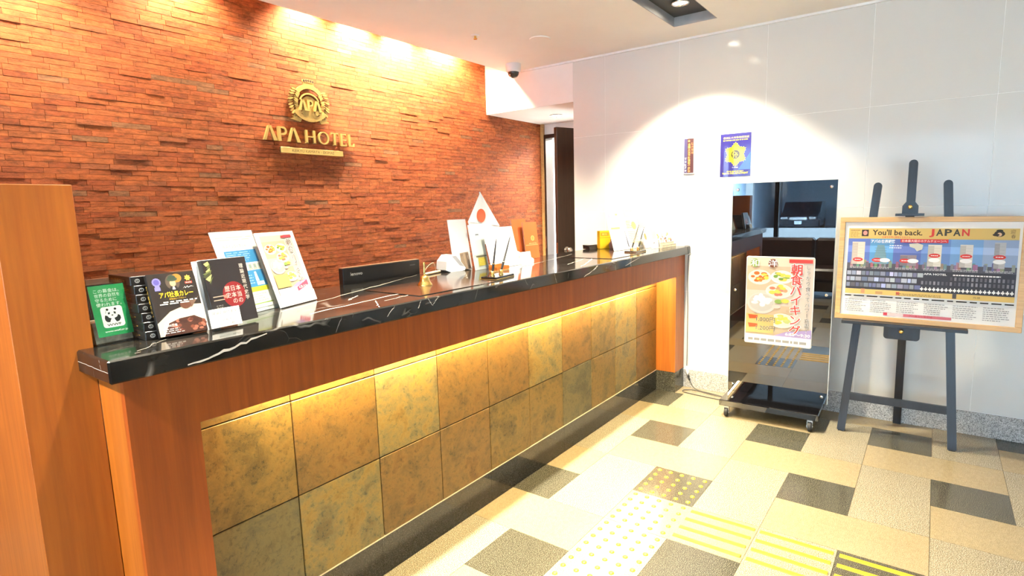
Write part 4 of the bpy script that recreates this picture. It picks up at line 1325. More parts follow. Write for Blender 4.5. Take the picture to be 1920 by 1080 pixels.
# second monitor behind the boxes
mo = thing('monitor', 'black monitor with a brown top edge behind the donation box', 'monitor', (0.62, 2.19, 0.7355))
MB().bbox(0, 0.40, 0, 0.035, 0.12, 0.462, 0.004).build('housing', 'black_plastic', mo)
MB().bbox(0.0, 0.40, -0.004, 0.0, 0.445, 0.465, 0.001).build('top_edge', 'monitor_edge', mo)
MB().bbox(0.17, 0.23, 0.01, 0.03, 0.015, 0.13, 0.002).build('neck', 'black_plastic', mo)
MB().bbox(0.09, 0.31, -0.06, 0.12, 0.0, 0.015, 0.004).build('foot', 'black_plastic', mo)

# stack of retort-food boxes
BK, GLD = srgb(18, 16, 16), srgb(216, 176, 70)
ORD = ('lowest', 'second from the bottom', 'third from the bottom', 'fourth from the bottom', 'fifth from the bottom', 'sixth from the bottom', 'topmost')
bxm, bxp = None, None
for k in range(7):
    t = on_top('food_box', 'black food box lying flat, %s of the stack beside the donation box' % ORD[k], 'box', 0.583 + (k % 3 - 1) * 0.0012, 1.618 + k * 0.0088 + (0.004 if k == 6 else 0), (k * 5 % 4) - 1.5, 0, ZT + 0.0002 + k * 0.0231, 'stack of black food boxes')
    if k == 0:
        a = MB().bbox(-0.012, 0.10, 0.004, 0.145, 0, 0.0228, 0.0012).build('carton', 'box_black' if 'box_black' in M else (plain('box_black', (0.010, 0.009, 0.009), 0.3).name), t)
        p = Print(0.004).rect(-0.010, 0.0216, 0.098, 0.0222, srgb(150, 150, 150)).disc(0.004, 0.011, 0.006, 0.0055, srgb(180, 180, 176), 12).disc(0.004, 0.011, 0.004, 0.0035, BK, 12).text('S', 0.002, 0.008, 0.006, 0.014, srgb(190, 190, 186))
        p.text('カレー', 0.03, 0.006, 0.07, 0.016, GLD)
        b = p.build('box_print', t)
        sp = MB()
        for i_, ch in enumerate('アパ社長カレー'):
            gv, gf, gb = glyphs(ch, 0.02)
            sp.add([(-0.0123, 0.040 - i_ * 0.0 + 0.085 - i_ * 0.0125 - (q[0] - gb[0]) * 0.011, 0.0065 + q[1] * 0.011) for q in gv], gf, GLD)
        d = sp.build('box_side_print', 'print', t, fix=False)
        bxm = (a, b, d)
    else:
        for src in bxm:
            c = src.copy(); COL.objects.link(c); c.parent = t

# upright curry box
t = on_top('curry_box', 'upright black curry box with a picture of curry, beside the black book', 'box', 0.594, 1.598, -2, math.atan(0.055 / 0.16))
cw_, ch_ = 0.128, 0.168
t.scale = (0.90, 1, 1)
MB().bbox(0, cw_, 0, 0.016, 0, ch_, 0.001).build('carton', 'box_black', t)
p = Print(0.0)
p.rect(0.0005, 0.0005, cw_ - 0.0005, ch_ - 0.0005, srgb(34, 26, 24))
p.poly([(0.001, 0.001), (cw_ - 0.001, 0.001), (cw_ - 0.001, 0.075), (0.09, 0.078), (0.04, 0.064), (0.001, 0.036)], srgb(206, 190, 170))
p.poly([(0.008, 0.001), (cw_ - 0.001, 0.001), (cw_ - 0.001, 0.058), (0.10, 0.060), (0.05, 0.052), (0.018, 0.036)], srgb(228, 214, 196))
p.poly([(0.012, 0.001), (cw_ - 0.001, 0.001), (cw_ - 0.001, 0.03), (0.10, 0.046), (0.06, 0.043), (0.03, 0.034)], srgb(70, 38, 28))
rq = random.Random(3)
for k in range(26):
    p.disc(0.035 + rq.random() * 0.088, 0.008 + rq.random() * 0.030, 0.004 + 0.004 * rq.random(), 0.003 + 0.003 * rq.random(), rq.choice((srgb(120, 64, 48), srgb(90, 44, 32), srgb(160, 100, 80), srgb(60, 30, 24))), 8)
p.poly([(0.076, 0.076), (0.10, 0.070), (cw_ - 0.002, 0.098), (0.112, 0.088), (0.084, 0.088)], srgb(110, 84, 70)).disc(0.084, 0.078, 0.015, 0.011, srgb(96, 58, 44), 14)
p.disc(0.064, 0.142, 0.019, 0.021, srgb(86, 74, 66)).disc(0.076, 0.152, 0.014, 0.012, srgb(170, 120, 50)).disc(0.064, 0.139, 0.008, 0.009, srgb(222, 178, 130)).disc(0.064, 0.150, 0.014, 0.006, srgb(58, 74, 60)).disc(0.064, 0.155, 0.010, 0.006, srgb(50, 66, 54)).poly([(0.052, 0.122), (0.076, 0.122), (0.071, 0.131), (0.057, 0.131)], srgb(30, 28, 30)).poly([(0.060, 0.122), (0.068, 0.122), (0.066, 0.130), (0.062, 0.130)], WHITE)
PUR = srgb(128, 124, 196)
p.star(0.022, 0.145, (0.012, 0.0105), PUR, 14).disc(0.022, 0.145, 0.0075, 0.0075, srgb(90, 84, 160)).rect(0.014, 0.122, 0.029, 0.131, PUR).rect(0.016, 0.130, 0.028, 0.135, PUR)
p.star(0.106, 0.150, (0.009, 0.006), GLD, 7).rect(0.096, 0.134, 0.116, 0.140, srgb(190, 60, 40)).text('APA HOTEL', 0.098, 0.1355, 0.114, 0.1385, WHITE)
p.poly([(0.088, 0.1215), (0.094, 0.1275), (0.0945, 0.123), (0.101, 0.1285), (0.102, 0.124), (0.110, 0.127), (0.118, 0.1245), (0.110, 0.1258), (0.1015, 0.1225), (0.1005, 0.127), (0.094, 0.1215), (0.0935, 0.126)], WHITE)
p.text('アパ社長カレー', 0.022, 0.101, 0.112, 0.1175, srgb(228, 190, 40), 0.02).text('本格派ビーフカレー', 0.045, 0.0945, 0.090, 0.0995, srgb(220, 180, 40))
p.lines(0.028, 0.088, 0.118, 0.092, 1, WHITE, 0.7, 4, False, 0.02).lines(0.018, 0.083, 0.10, 0.0865, 1, WHITE, 0.7, 5, False, 0.02)
p.text('200万食', 0.022, 0.024, 0.050, 0.031, WHITE).lines(0.010, 0.005, 0.07, 0.020, 3, srgb(230, 225, 220), 0.35, 6)
p.build('box_print', t, 'gloss_print')
sp = MB()
sp.add([(-0.0003, 0.020, 0.06), (-0.0003, 0.006, 0.06), (-0.0003, 0.006, 0.125), (-0.0003, 0.020, 0.125)], [(0, 1, 2, 3)], BK)
vs_col = MB()
for i_, ch in enumerate('アパ社長カレー'):
    gv, gf, gb = glyphs(ch, 0.02)
    vs_col.add([(-0.0005, 0.013 - (q[0] - (gb[0] + gb[1]) / 2) * 0.011, 0.135 - i_ * 0.0125 + (q[1] - 0.4) * 0.011) for q in gv], gf, GLD)
vs_col.build('side_lettering', 'print', t, fix=False)

# black book on a white stand, with the price card before it
t = on_top('book', 'black history book with a red circle on its cover, leaning beside the curry box', 'book', 0.732, 1.598, 12, math.atan(0.035 / 0.185))
kw, kh = 0.140, 0.190
MB().bbox(0, kw, 0, 0.016, 0.004, kh, 0.0008).build('cover', 'box_black', t)
MB().box(0.003, kw - 0.002, 0.0162, 0.020, 0.006, kh + 0.003).build('page_block', 'paper', t)
MB().box(-0.012, 0.03, 0.021, 0.023, 0.0, kh + 0.002).build('stand_plate', 'white_plastic', t)
p = Print(0.0)
p.rect(0.0005, 0.0045, kw - 0.0005, kh - 0.0005, srgb(38, 30, 30))
for k in range(9):
    a = 0.004 + k * 0.0025
    p.poly([(0.006 + 0.012 * math.sin(k), kh - 0.01 - k * 0.007), (0.020 + 0.004 * k % 0.01, kh - 0.004 - k * 0.006), (0.024 - k * 0.0012, kh - 0.014 - k * 0.007), (0.012, kh - 0.018 - k * 0.007)], (srgb(196, 196, 120), srgb(110, 120, 70), srgb(70, 74, 50))[k % 3])
p.disc(0.080, 0.085, 0.037, 0.037, srgb(140, 26, 30), 28)
for k, s_ in enumerate(('本当の', '日本の', '歴史')):
    p.column(s_, 0.096 - k * 0.018, 0.112, 0.017, 0.0185, srgb(226, 196, 186), 0.01)
p.column('理論近現代史学', 0.120, 0.172, 0.014, 0.0155, srgb(206, 200, 190), 0.01)
p.rects([(0.012, 0.084, 0.048, 0.0865), (0.012, 0.074, 0.046, 0.0765)], srgb(190, 170, 150)).disc(0.050, 0.083, 0.006, 0.005, srgb(196, 130, 110), 12)
p.column('田母神', 0.024, 0.06, 0.010, 0.011, srgb(190, 186, 180)) if False else p.lines(0.016, 0.020, 0.040, 0.062, 8, srgb(150, 146, 140), 0.4, 7, True, 0.008)
p.build('cover_print', t, 'gloss_print')
t = on_top('price_card', 'white price card on a clear foot in front of the black book', 'price card', 0.712, 1.577, 5, math.atan(0.2), group=None)
MB().bbox(0, 0.088, 0, 0.0012, 0.008, 0.060, 0.0004).build('card', 'paper', t)
p = Print(0.0).text('理論近現代史学', 0.008, 0.044, 0.080, 0.053, INK).text('1,000円', 0.052, 0.036, 0.080, 0.042, srgb(90, 90, 90)).text('アパ社長カレー', 0.016, 0.022, 0.080, 0.031, srgb(80, 80, 90)).text('350円', 0.058, 0.013, 0.080, 0.019, srgb(110, 110, 110))
p.build('card_print', t)
MB().bbox(0.012, 0.075, -0.012, 0.012, 0.0, 0.003, 0.0005).build('foot', 'clear_acrylic', t)
MB().box(0.02, 0.066, 0.0015, 0.003, 0.003, 0.02).build('clip', 'clear_acrylic', t)

# blue flyer in a clear holder
t = on_top('flyer_holder', 'clear acrylic holder with a white and blue flyer behind the black book', 'flyer holder', 0.868, 1.735, 20, math.atan(0.33))
fw, fh = 0.178, 0.268
MB().box(0, fw, -0.004, -0.0025, 0, fh + 0.006).build('front_sheet', 'clear_acrylic', t)
MB().bbox(0, fw, 0.0015, 0.004, 0, fh + 0.006, 0.0008).build('back_sheet', 'acrylic_edge', t)
MB().prism([(0.0, 0.0), (0.08, 0.0), (0.08, 0.0015), (0.0, 0.0015)], 0, fw, axis='x').build('foot', 'acrylic_edge', t).location = (0, 0.003, 0)
MB().box(0.006, fw - 0.006, 0.0, 0.001, 0.012, fh).build('flyer', 'paper', t)
p = Print(0.0)
BLU = srgb(60, 150, 214)
p.lines(0.014, 0.240, 0.165, 0.256, 2, srgb(200, 196, 180), 0.3, 8, False, 0.05)
p.text('アパ社長の映像が', 0.03, 0.215, 0.135, 0.230, srgb(120, 130, 140)) if False else p.text('Wi-Fiインターネット', 0.03, 0.216, 0.128, 0.230, srgb(110, 120, 130))
p.rect(0.028, 0.165, 0.162, 0.208, BLU).lines(0.034, 0.170, 0.156, 0.204, 5, srgb(190, 224, 244), 0.35, 9, True, 0.03)
for k in range(3):
    p.rect(0.106 + k * 0.020, 0.140, 0.122 + k * 0.020, 0.160, srgb(200, 196, 186)).rect(0.110 + k * 0.020, 0.146, 0.118 + k * 0.020, 0.157, srgb(150, 170, 170))
p.rect(0.028, 0.082, 0.162, 0.138, BLU).poly([(0.118, 0.100), (0.132, 0.100), (0.129, 0.132), (0.121, 0.132)], WHITE).rect(0.118, 0.086, 0.150, 0.098, WHITE).lines(0.09, 0.090, 0.112, 0.125, 4, srgb(200, 230, 250), 0.3, 10)
p.rect(0.028, 0.066, 0.162, 0.082, srgb(216, 214, 60)).rect(0.034, 0.024, 0.162, 0.027, srgb(160, 200, 90)).lines(0.034, 0.03, 0.16, 0.06, 4, srgb(190, 190, 186), 0.3, 11)
p.build('flyer_print', t)

# breakfast board
t = on_top('breakfast_board', 'white board with a breakfast flyer leaning back beside the clear flyer holder', 'flyer board', 1.017, 1.754, 20, math.atan(0.08 / 0.245))
gw, gh = 0.186, 0.262
MB().bbox(0, gw, 0, 0.006, 0, gh, 0.0006).build('board', 'white_plastic', t)
MB().add([(0.05, 0.075, 0), (0.13, 0.075, 0), (0.13, 0.079, 0), (0.05, 0.079, 0), (0.05, 0.058, 0.16), (0.13, 0.058, 0.16), (0.13, 0.061, 0.16), (0.05, 0.061, 0.16)], HEX).build('rear_prop', 'white_plastic', t)
p = Print(0.0)
breakfast(p, 0.014, gw - 0.018, 0.040, gh - 0.012)
p.rect(0.001, 0.001, gw - 0.001, 0.040, WHITE)
p.rect(0.124, gh - 0.024, gw - 0.024, gh - 0.014, srgb(190, 70, 80))
p.column('朝食バイキング', 0.143, gh - 0.026, 0.026, 0.0265, srgb(120, 96, 80), 0.0, (WHITE, 0.05))
p.poly([(0.105, 0.043), (gw - 0.020, 0.060), (gw - 0.020, 0.078), (0.105, 0.058)], srgb(216, 80, 110)).text('6:30~9:30', 0.115, 0.052, 0.158, 0.062, WHITE)
p.lines(0.08, 0.018, 0.11, 0.026, 2, srgb(190, 190, 190), 0.3, 12)
p.build('flyer_print', t)

# computer monitor on the staff desk
mo = thing('monitor', 'black monitor with white lettering rising behind the counter between the boards and the bell', 'monitor', (1.512, 2.098, 0.7355), (0, 0, math.radians(1.0)))
MB().bbox(0, 0.462, 0, 0.030, 0.075, 0.4125, 0.003).build('housing', 'black_plastic', mo)
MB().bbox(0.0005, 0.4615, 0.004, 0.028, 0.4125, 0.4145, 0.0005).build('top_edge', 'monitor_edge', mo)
MB().bbox(0.19, 0.27, 0.005, 0.025, 0.012, 0.09, 0.002).build('neck', 'black_plastic', mo)
MB().bbox(0.11, 0.35, -0.01, 0.16, 0, 0.012, 0.003).build('foot', 'black_plastic', mo)
Print(0.0).text('lenovo', 0.040, 0.376, 0.105, 0.391, srgb(205, 205, 200), 0.01).rect(0.395, 0.387, 0.43, 0.392, srgb(90, 90, 90)).build('lettering', mo)

# brass hand bell
t = on_top('hand_bell', 'small brass hand bell standing on the near desk mat', 'bell', 1.637, 1.722, z=ZT + 0.0029)
MB().lathe([(0.0, 0.036) if False else (0.031, 0.0), (0.031, 0.003), (0.026, 0.010), (0.021, 0.019), (0.019, 0.030), (0.016, 0.037), (0.008, 0.041), (0.004, 0.043)], n=26).build('bell_cup', 'brass', t)
MB().lathe([(0.006, 0.042), (0.004, 0.048), (0.0065, 0.054), (0.0045, 0.060), (0.005, 0.068), (0.0042, 0.080), (0.0055, 0.088), (0.0050, 0.093), (0.002, 0.096)], n=18).build('handle', 'brass', t)
# cream pen on a cord behind the bell
t = on_top('desk_pen', 'cream desk pen lying on the marble behind the brass bell', 'pen', 1.895, 1.992, 12, z=ZT + 0.0068)
MB().lathe([(0.002, 0), (0.0055, 0.012), (0.0065, 0.03), (0.0065, 0.12), (0.006, 0.135), (0.003, 0.138)], n=12, axis='x').build('barrel', plain('cream_resin', (0.80, 0.66, 0.42), 0.35).name, t)
MB().tube(sm([(0.002, 0, 0), (0.006, 0.004, 0.012), (0.05, 0.016, 0.030), (0.12, 0.040, 0.039), (0.20, 0.075, 0.030), (0.25, 0.10, -0.02), (0.27, 0.12, -0.12)]), 0.0012, 6).build('cord', 'cream_resin', t)

# pen stands with slanting pens
def pen_stand(x, y, yaw, lab, pens, z=ZT + 0.0004, s=1.0):
    t = on_top('pen_stand', lab, 'pen stand', x, y, yaw, z=z, group='desk pen stands')
    MB().bbox(-0.080 * s, 0.080 * s, -0.042 * s, 0.042 * s, 0, 0.012, 0.003).build('base', 'black_gloss', t)
    MB().bbox(-0.081 * s, 0.081 * s, -0.043 * s, 0.043 * s, 0.0, 0.003, 0.001).build('gilt_rim', 'brass', t)
    for (px, tip, plab) in pens:
        MB().lathe([(0.011, 0.012), (0.011, 0.016), (0.008, 0.020), (0.010, 0.034), (0.008, 0.034), (0.006, 0.022)], (px, 0.0, 0), 16).build('socket', 'brass', t)
    for (px, tip, plab) in pens:
        a = Vector((px, 0, 0.023))
        q = thing('pen', plab, 'pen', t.location + Matrix.Rotation(math.radians(yaw), 3, 'Z') @ a, (0, 0, math.radians(yaw)), 'slanting desk pens')
        b = Vector(tip) - a
        MB().tube([b * k for k in (0, 0.02, 0.10, 0.24, 0.26, 0.28, 0.30, 0.60, 0.9, 1.0)], [0.002, 0.0035, 0.0052, 0.0062, 0.0062, 0.0058, 0.0050, 0.0042, 0.0026, 0.0016], 10).build('barrel', 'black_plastic', q)
        MB().tube([b * 0.262, b * 0.278], 0.0066, 10).build('band', 'brass', q)
pen_stand(1.985, 1.612, 8, 'black pen stand with gilt rim holding two pens, near the middle of the counter', [(-0.045, (-0.002, 0.0, 0.178), 'black pen standing almost upright, left one in the middle pen stand'), (0.030, (0.125, 0.0, 0.180), 'black pen slanting to the right in the middle pen stand')])
pen_stand(3.465, 1.624, 0, 'black pen stand with gilt rim near the far end of the counter', [(-0.055, (0.055, 0.0, 0.180), 'black pen leaning right, left one of the far pen stand'), (0.045, (0.14, 0.0, 0.160), 'black pen leaning right, right one of the far pen stand')])
t = on_top('pen', 'third thin pen leaning left beside the far pen stand', 'pen', 3.402, 1.640, z=ZT + 0.035)
t.location = (3.395, 1.634, ZT + 0.0375)
MB().tube([(0, 0, 0), (-0.006, 0, 0.01), (-0.065, 0, 0.108)], [0.0015, 0.0042, 0.0038], 10).build('barrel', 'grey_plastic', t)

# flag, papers and devices behind the middle pen stand
t = on_top('table_flag', 'small white flag with a red sun disc hanging from a table stand', 'flag', 2.36, 2.005, 0)
MB().lathe([(0.035, 0), (0.035, 0.006), (0.012, 0.010), (0.004, 0.014)], n=18).build('foot', 'brass', t)
MB().tube([(0, 0, 0.01), (0, 0, 0.25), (-0.024, -0.002, 0.402)], 0.003, 8).build('pole', 'white_plastic', t)
n_ = 10
A_, B_, C_, D_ = (-0.024, 0.400), (0.132, 0.214), (0.082, 0.198), (-0.132, 0.246)
fv, ff = [], []
for i in range(n_ + 1):
    s_ = i / n_
    L_, R_ = (A_[0] + (D_[0] - A_[0]) * s_, A_[1] + (D_[1] - A_[1]) * s_), (A_[0] + (B_[0] - A_[0]) * s_, A_[1] + (B_[1] - A_[1]) * s_)
    for j in range(n_ + 1):
        q = j / n_
        x_, z_ = L_[0] + (R_[0] - L_[0]) * q, L_[1] + (R_[1] - L_[1]) * q
        fv.append((x_, -0.006 - 0.003 * math.sin(q * 9) * s_, z_))
for i in range(n_):
    for j in range(n_):
        a = i * (n_ + 1) + j
        ff.append((a, a + 1, a + n_ + 2, a + n_ + 1))
k0 = len(fv)
fv += [(D_[0], -0.006, D_[1]), (B_[0], -0.006, B_[1]), (C_[0] + 0.03, -0.006, C_[1]), (-0.08, -0.006, 0.12), (0.04, -0.006, 0.12)]
ff += [(k0, k0 + 1, k0 + 2, k0 + 4, k0 + 3)]
cloth = MB().add(fv, ff)
cl_o = cloth.build('cloth', plain('flag_cloth', (0.85, 0.84, 0.82), 0.7, var=0.02).name, t, fix=False)
md = cl_o.modifiers.new('thickness', 'SOLIDIFY'); md.thickness = 0.0008
MB().lathe([(0.036, -0.0006), (0.036, 0.0002)], (-0.028, -0.0105, 0.276), 28, 'y', smooth=False).build('sun_disc', plain('flag_red', (0.95, 0.13, 0.05), 0.7, var=0.02).name, cl_o)

def leaner(name, label, cat, x, y, yaw, w, h, lean, mat='paper', th=0.003, group=None):
    t = on_top(name, label, cat, x, y, yaw, lean, group=group)
    MB().bbox(0, w, 0, th, 0, h, min(0.0006, th / 3)).build('sheet', mat, t)
    MB().prism([(th, 0.0), (lean * h * 0.9, 0.0), (lean * h * 0.9, 0.0016), (th, 0.0016)], w * 0.25, w * 0.75, axis='x').build('prop', 'clear_acrylic', t)
    return t
t = leaner('notice_board', 'plain white upright notice sheet to the left of the flag', 'sign', 2.135, 2.020, -6, 0.125, 0.262, 0.16, 'white_plastic', 0.004)
t = on_top('leaflet_holder', 'narrow clear holder with a white card and a small yellow label, below the flag', 'leaflet holder', 2.165, 1.90, 2, 0.18)
MB().box(0.0, 0.115, -0.002, 0.0, 0, 0.225).build('front_sheet', 'clear_acrylic', t)
MB().bbox(0.0, 0.115, 0.003, 0.005, 0, 0.235, 0.0005).build('back_sheet', 'acrylic_edge', t)
MB().box(0.004, 0.111, 0.0008, 0.0022, 0.075, 0.232).build('card', 'paper', t)
p = Print(0.0008).rect(0.045, 0.178, 0.072, 0.186, srgb(110, 110, 130)).rect(0.047, 0.166, 0.051, 0.180, srgb(150, 160, 180)).rect(0.066, 0.168, 0.069, 0.180, srgb(150, 160, 180))
p.rect(0.035, 0.020, 0.100, 0.062, srgb(226, 206, 90)).lines(0.040, 0.024, 0.096, 0.058, 4, srgb(200, 170, 50), 0.4, 16).rect(0.022, 0.066, 0.108, 0.071, srgb(120, 110, 80))
p.build('card_print', t)
t = leaner('notice_board', 'plain white notice board leaning behind the pens in the middle of the counter', 'sign', 2.235, 1.850, 3, 0.262, 0.218, 0.24, 'white_plastic', 0.004)
t = on_top('card_reader', 'white card terminal with a grey screen at the left of the papers', 'card terminal', 2.025, 2.0, -8)
MB().prism([(0.0, 0.014), (0.006, 0.056), (0.036, 0.086), (0.066, 0.086), (0.128, 0.014), (0.120, 0.002), (0.095, 0.0), (0.030, 0.0)], -0.03, 0.05).build('housing', 'white_plastic', t)
MB().add([(0.040, -0.0303, 0.080), (0.066, -0.0303, 0.081), (0.118, -0.0303, 0.022), (0.088, -0.0303, 0.030)], [(0, 1, 2, 3)]).build('screen', 'grey_plastic', t)
t = on_top('leaflet_stack', 'stack of brown leaflets standing upright beside the card terminal', 'leaflets', 2.165, 1.965, 8, 0.2)
lfm = MB()
for k in range(7):
    lfm.bbox(0.001, 0.046, k * 0.0034, k * 0.0034 + 0.0028, 0, 0.088 - (k % 3) * 0.003, 0.0004)
lfm.build('leaflets', plain('brown_card', (0.34, 0.25, 0.17), 0.6).name, t)
t = on_top('wooden_tray', 'small orange-brown wooden tray behind the middle pen stand', 'tray', 2.17, 1.765, 6)
MB().bbox(0, 0.115, 0, 0.05, 0, 0.005, 0.001).build('bottom', 'oak', t)
tr = MB()
for a in ((0, 0.115, 0, 0.004, 0.005, 0.022), (0, 0.115, 0.046, 0.05, 0.005, 0.030), (0, 0.004, 0.004, 0.046, 0.005, 0.022), (0.111, 0.115, 0.004, 0.046, 0.005, 0.022)):
    tr.box(*a)
tr.build('rim', 'panel_wood', t)
for k, (x_, y_, h_, lab) in enumerate(((2.79, 2.13, 0.225, 'orange brochure with a gold crest standing in front of another by the brick'), (2.72, 2.175, 0.245, 'plain orange brochure standing behind the crested one'))):
    t = on_top('brochure', lab, 'brochure', x_ - 0.03, y_ - 0.12, -6, 0.12, group='orange brochures')
    t.location = (x_ - 0.02, 2.02 + 0.03 * k, ZT + 0.0002)
    MB().bbox(0, 0.128, 0, 0.003, 0, h_, 0.0006).build('cover', 'orange_card', t)
    MB().box(0.002, 0.127, 0.0031, 0.007, 0.001, h_ - 0.002).build('pages', 'paper', t)
    if k == 0:
        p = Print(0.0).star(0.078, 0.125, (0.018, 0.014), srgb(236, 196, 120), 9).disc(0.078, 0.125, 0.011, 0.013, srgb(220, 150, 70)).rect(0.01, 0.082, 0.122, 0.085, srgb(230, 180, 120)).text('APA HOTEL', 0.040, 0.089, 0.112, 0.096, srgb(240, 210, 150))
        p.build('crest_print', t)
t = on_top('telephone', 'white desk telephone at the right of the orange brochures', 'telephone', 2.52, 1.90, -8)
MB().prism([(0, 0), (0.13, 0), (0.13, 0.058), (0.02, 0.026), (0, 0.018)], 0.0, 0.135, axis='x').build('base', 'white_plastic', t)
MB().tube([(0.028, 0.02, 0.040), (0.028, 0.07, 0.058), (0.028, 0.122, 0.072)], [0.018, 0.012, 0.018], 12).build('handset', 'white_plastic', t)
kp = MB()
for a in range(3):
    for b in range(4):
        kp.box(0.066 + a * 0.019, 0.080 + a * 0.019, 0.034 + b * 0.018, 0.046 + b * 0.018, 0.030 + b * 0.0053 + 0.0, 0.0385 + b * 0.0053)
kp.build('keypad', 'grey_plastic', t)
t = leaner('paper_notice', 'white paper notice standing between the wooden tray and the telephone', 'sign', 2.43, 1.80, 2, 0.10, 0.075, 0.2)
Print(0.0).lines(0.04, 0.02, 0.07, 0.05, 3, srgb(170, 170, 170), 0.3, 19).build('notice_print', t)

# far end of the counter
t = on_top('card_tray', 'black sloping tray left of the yellow box at the far end', 'tray', 3.575, 2.035, -16)
MB().prism([(0, 0), (0.07, 0), (0.075, 0.030), (0.012, 0.022)], 0, 0.12, axis='x').build('tray', 'black_plastic', t)
MB().box(0.01, 0.11, 0.016, 0.07, 0.0285, 0.031).build('tray_lip', 'grey_plastic', t)
t = on_top('yellow_box', 'small yellow leaflet box standing behind the white flyer at the far end', 'box', 3.635, 1.985, -32, z=ZT + 0.001)
MB().bbox(0, 0.135, 0, 0.04, 0, 0.130, 0.001).build('carton', 'yellow_card', t)
p = Print(0.0).rect(0.008, 0.092, 0.075, 0.118, srgb(226, 150, 40)).rect(0.0, 0.078, 0.135, 0.081, srgb(230, 140, 30)).disc(0.10, 0.022, 0.024, 0.034, srgb(200, 150, 130), 14).disc(0.10, 0.058, 0.013, 0.013, srgb(170, 120, 100), 14).text('観光', 0.02, 0.098, 0.06, 0.113, srgb(250, 220, 120))
p.build('box_print', t)
t = leaner('flyer_stand', 'tall white flyer board with an orange band at the far end of the counter', 'flyer board', 3.492, 1.795, -10, 0.205, 0.292, 0.28, 'white_plastic', 0.004)
p = Print(0.0)
p.rect(0.018, 0.170, 0.150, 0.265, srgb(236, 230, 216)).rect(0.02, 0.235, 0.035, 0.258, srgb(150, 130, 190)).rect(0.10, 0.25, 0.13, 0.265, srgb(240, 240, 120)).lines(0.03, 0.178, 0.145, 0.24, 6, srgb(210, 170, 140), 0.4, 22).rect(0.02, 0.150, 0.125, 0.166, srgb(226, 150, 110))
p.lines(0.02, 0.02, 0.18, 0.13, 9, srgb(225, 222, 218), 0.25, 23)
p.build('flyer_print', t)
t = leaner('leaflet', 'pale yellow leaflet standing behind the far pens', 'leaflet', 3.70, 1.78, -8, 0.19, 0.235, 0.3, 'paper', 0.003)
p = Print(0.0).rect(0.01, 0.02, 0.18, 0.225, srgb(246, 240, 190)).lines(0.02, 0.15, 0.12, 0.21, 5, srgb(190, 190, 90), 0.5, 24).lines(0.02, 0.04, 0.16, 0.13, 7, srgb(226, 160, 130), 0.35, 25).disc(0.13, 0.17, 0.03, 0.03, srgb(236, 226, 110))
p.build('leaflet_print', t)
t = leaner('leaflet', 'white leaflet with a small orange picture, left of the card rack', 'leaflet', 3.80, 1.70, -8, 0.125, 0.150, 0.3, 'paper', 0.003)
p = Print(0.0).disc(0.035, 0.085, 0.016, 0.026, srgb(216, 130, 80), 14).disc(0.04, 0.085, 0.008, 0.012, srgb(110, 140, 80), 10).lines(0.05, 0.06, 0.115, 0.13, 6, srgb(200, 190, 180), 0.3, 26)
p.build('leaflet_print', t)
t = leaner('paper_notice', 'small white card in front of the leaflets, left of the card rack', 'sign', 3.735, 1.622, -6, 0.10, 0.065, 0.15)
Print(0.0).rect(0.03, 0.038, 0.052, 0.046, srgb(130, 130, 140)).rect(0.03, 0.030, 0.036, 0.040, srgb(200, 120, 110)).lines(0.02, 0.01, 0.08, 0.028, 2, srgb(190, 190, 190), 0.3, 27).build('notice_print', t)
rk = on_top('card_rack', 'low striped card rack with six pockets at the far end of the counter', 'card rack', 3.83, 1.585, -5)
rmb = MB()
for r in range(3):
    rmb.bbox(0, 0.215, r * 0.018, r * 0.018 + 0.003, 0, 0.020 + r * 0.018, 0.0006)
    rmb.box(0, 0.215, r * 0.018 + 0.003, r * 0.018 + 0.018, 0, 0.003 + r * 0.004)
rmb.build('pockets', plain('rack_card', (0.62, 0.55, 0.42), 0.5).name, rk)
for r in range(3):
    p = Print(r * 0.018)
    for c_ in range(3):
        p.rect(0.010 + c_ * 0.070, 0.004 + r * 0.018, 0.062 + c_ * 0.070, 0.013 + r * 0.018, srgb(250, 238, 200))
    p.rect(0.0, 0.016 + r * 0.018, 0.215, 0.0185 + r * 0.018, srgb(120, 110, 80))
    p.build('label_strip', rk)
for r in range(2):
    for c_ in range(3):
        t = thing('leaflet_card', ('illustrated card in the %s pocket of the %s row of the card rack' % (('left', 'middle', 'right')[c_], ('front', 'back')[r])), 'card', rk.location + Matrix.Rotation(math.radians(-5), 3, 'Z') @ Vector((0.010 + c_ * 0.070, 0.0045 + (r + 1) * 0.018 - 0.0, 0.0085 + r * 0.004)), (-0.16, 0, math.radians(-5)), 'illustrated cards in the card rack')
        MB().bbox(0, 0.055, 0, 0.0025, 0, 0.068 + r * 0.036, 0.0005).build('card', 'paper', t)
        rr_ = random.Random(r * 3 + c_)
        p = Print(0.0)
        for k in range(6):
            p.disc(0.012 + rr_.random() * 0.03, 0.03 + r * 0.03 + rr_.random() * 0.03, 0.005 + 0.008 * rr_.random(), 0.005 + 0.006 * rr_.random(), rr_.choice((srgb(220, 120, 80), srgb(240, 220, 190), srgb(150, 190, 190), srgb(110, 100, 90), srgb(236, 200, 120))), 10)
        p.build('card_print', t)

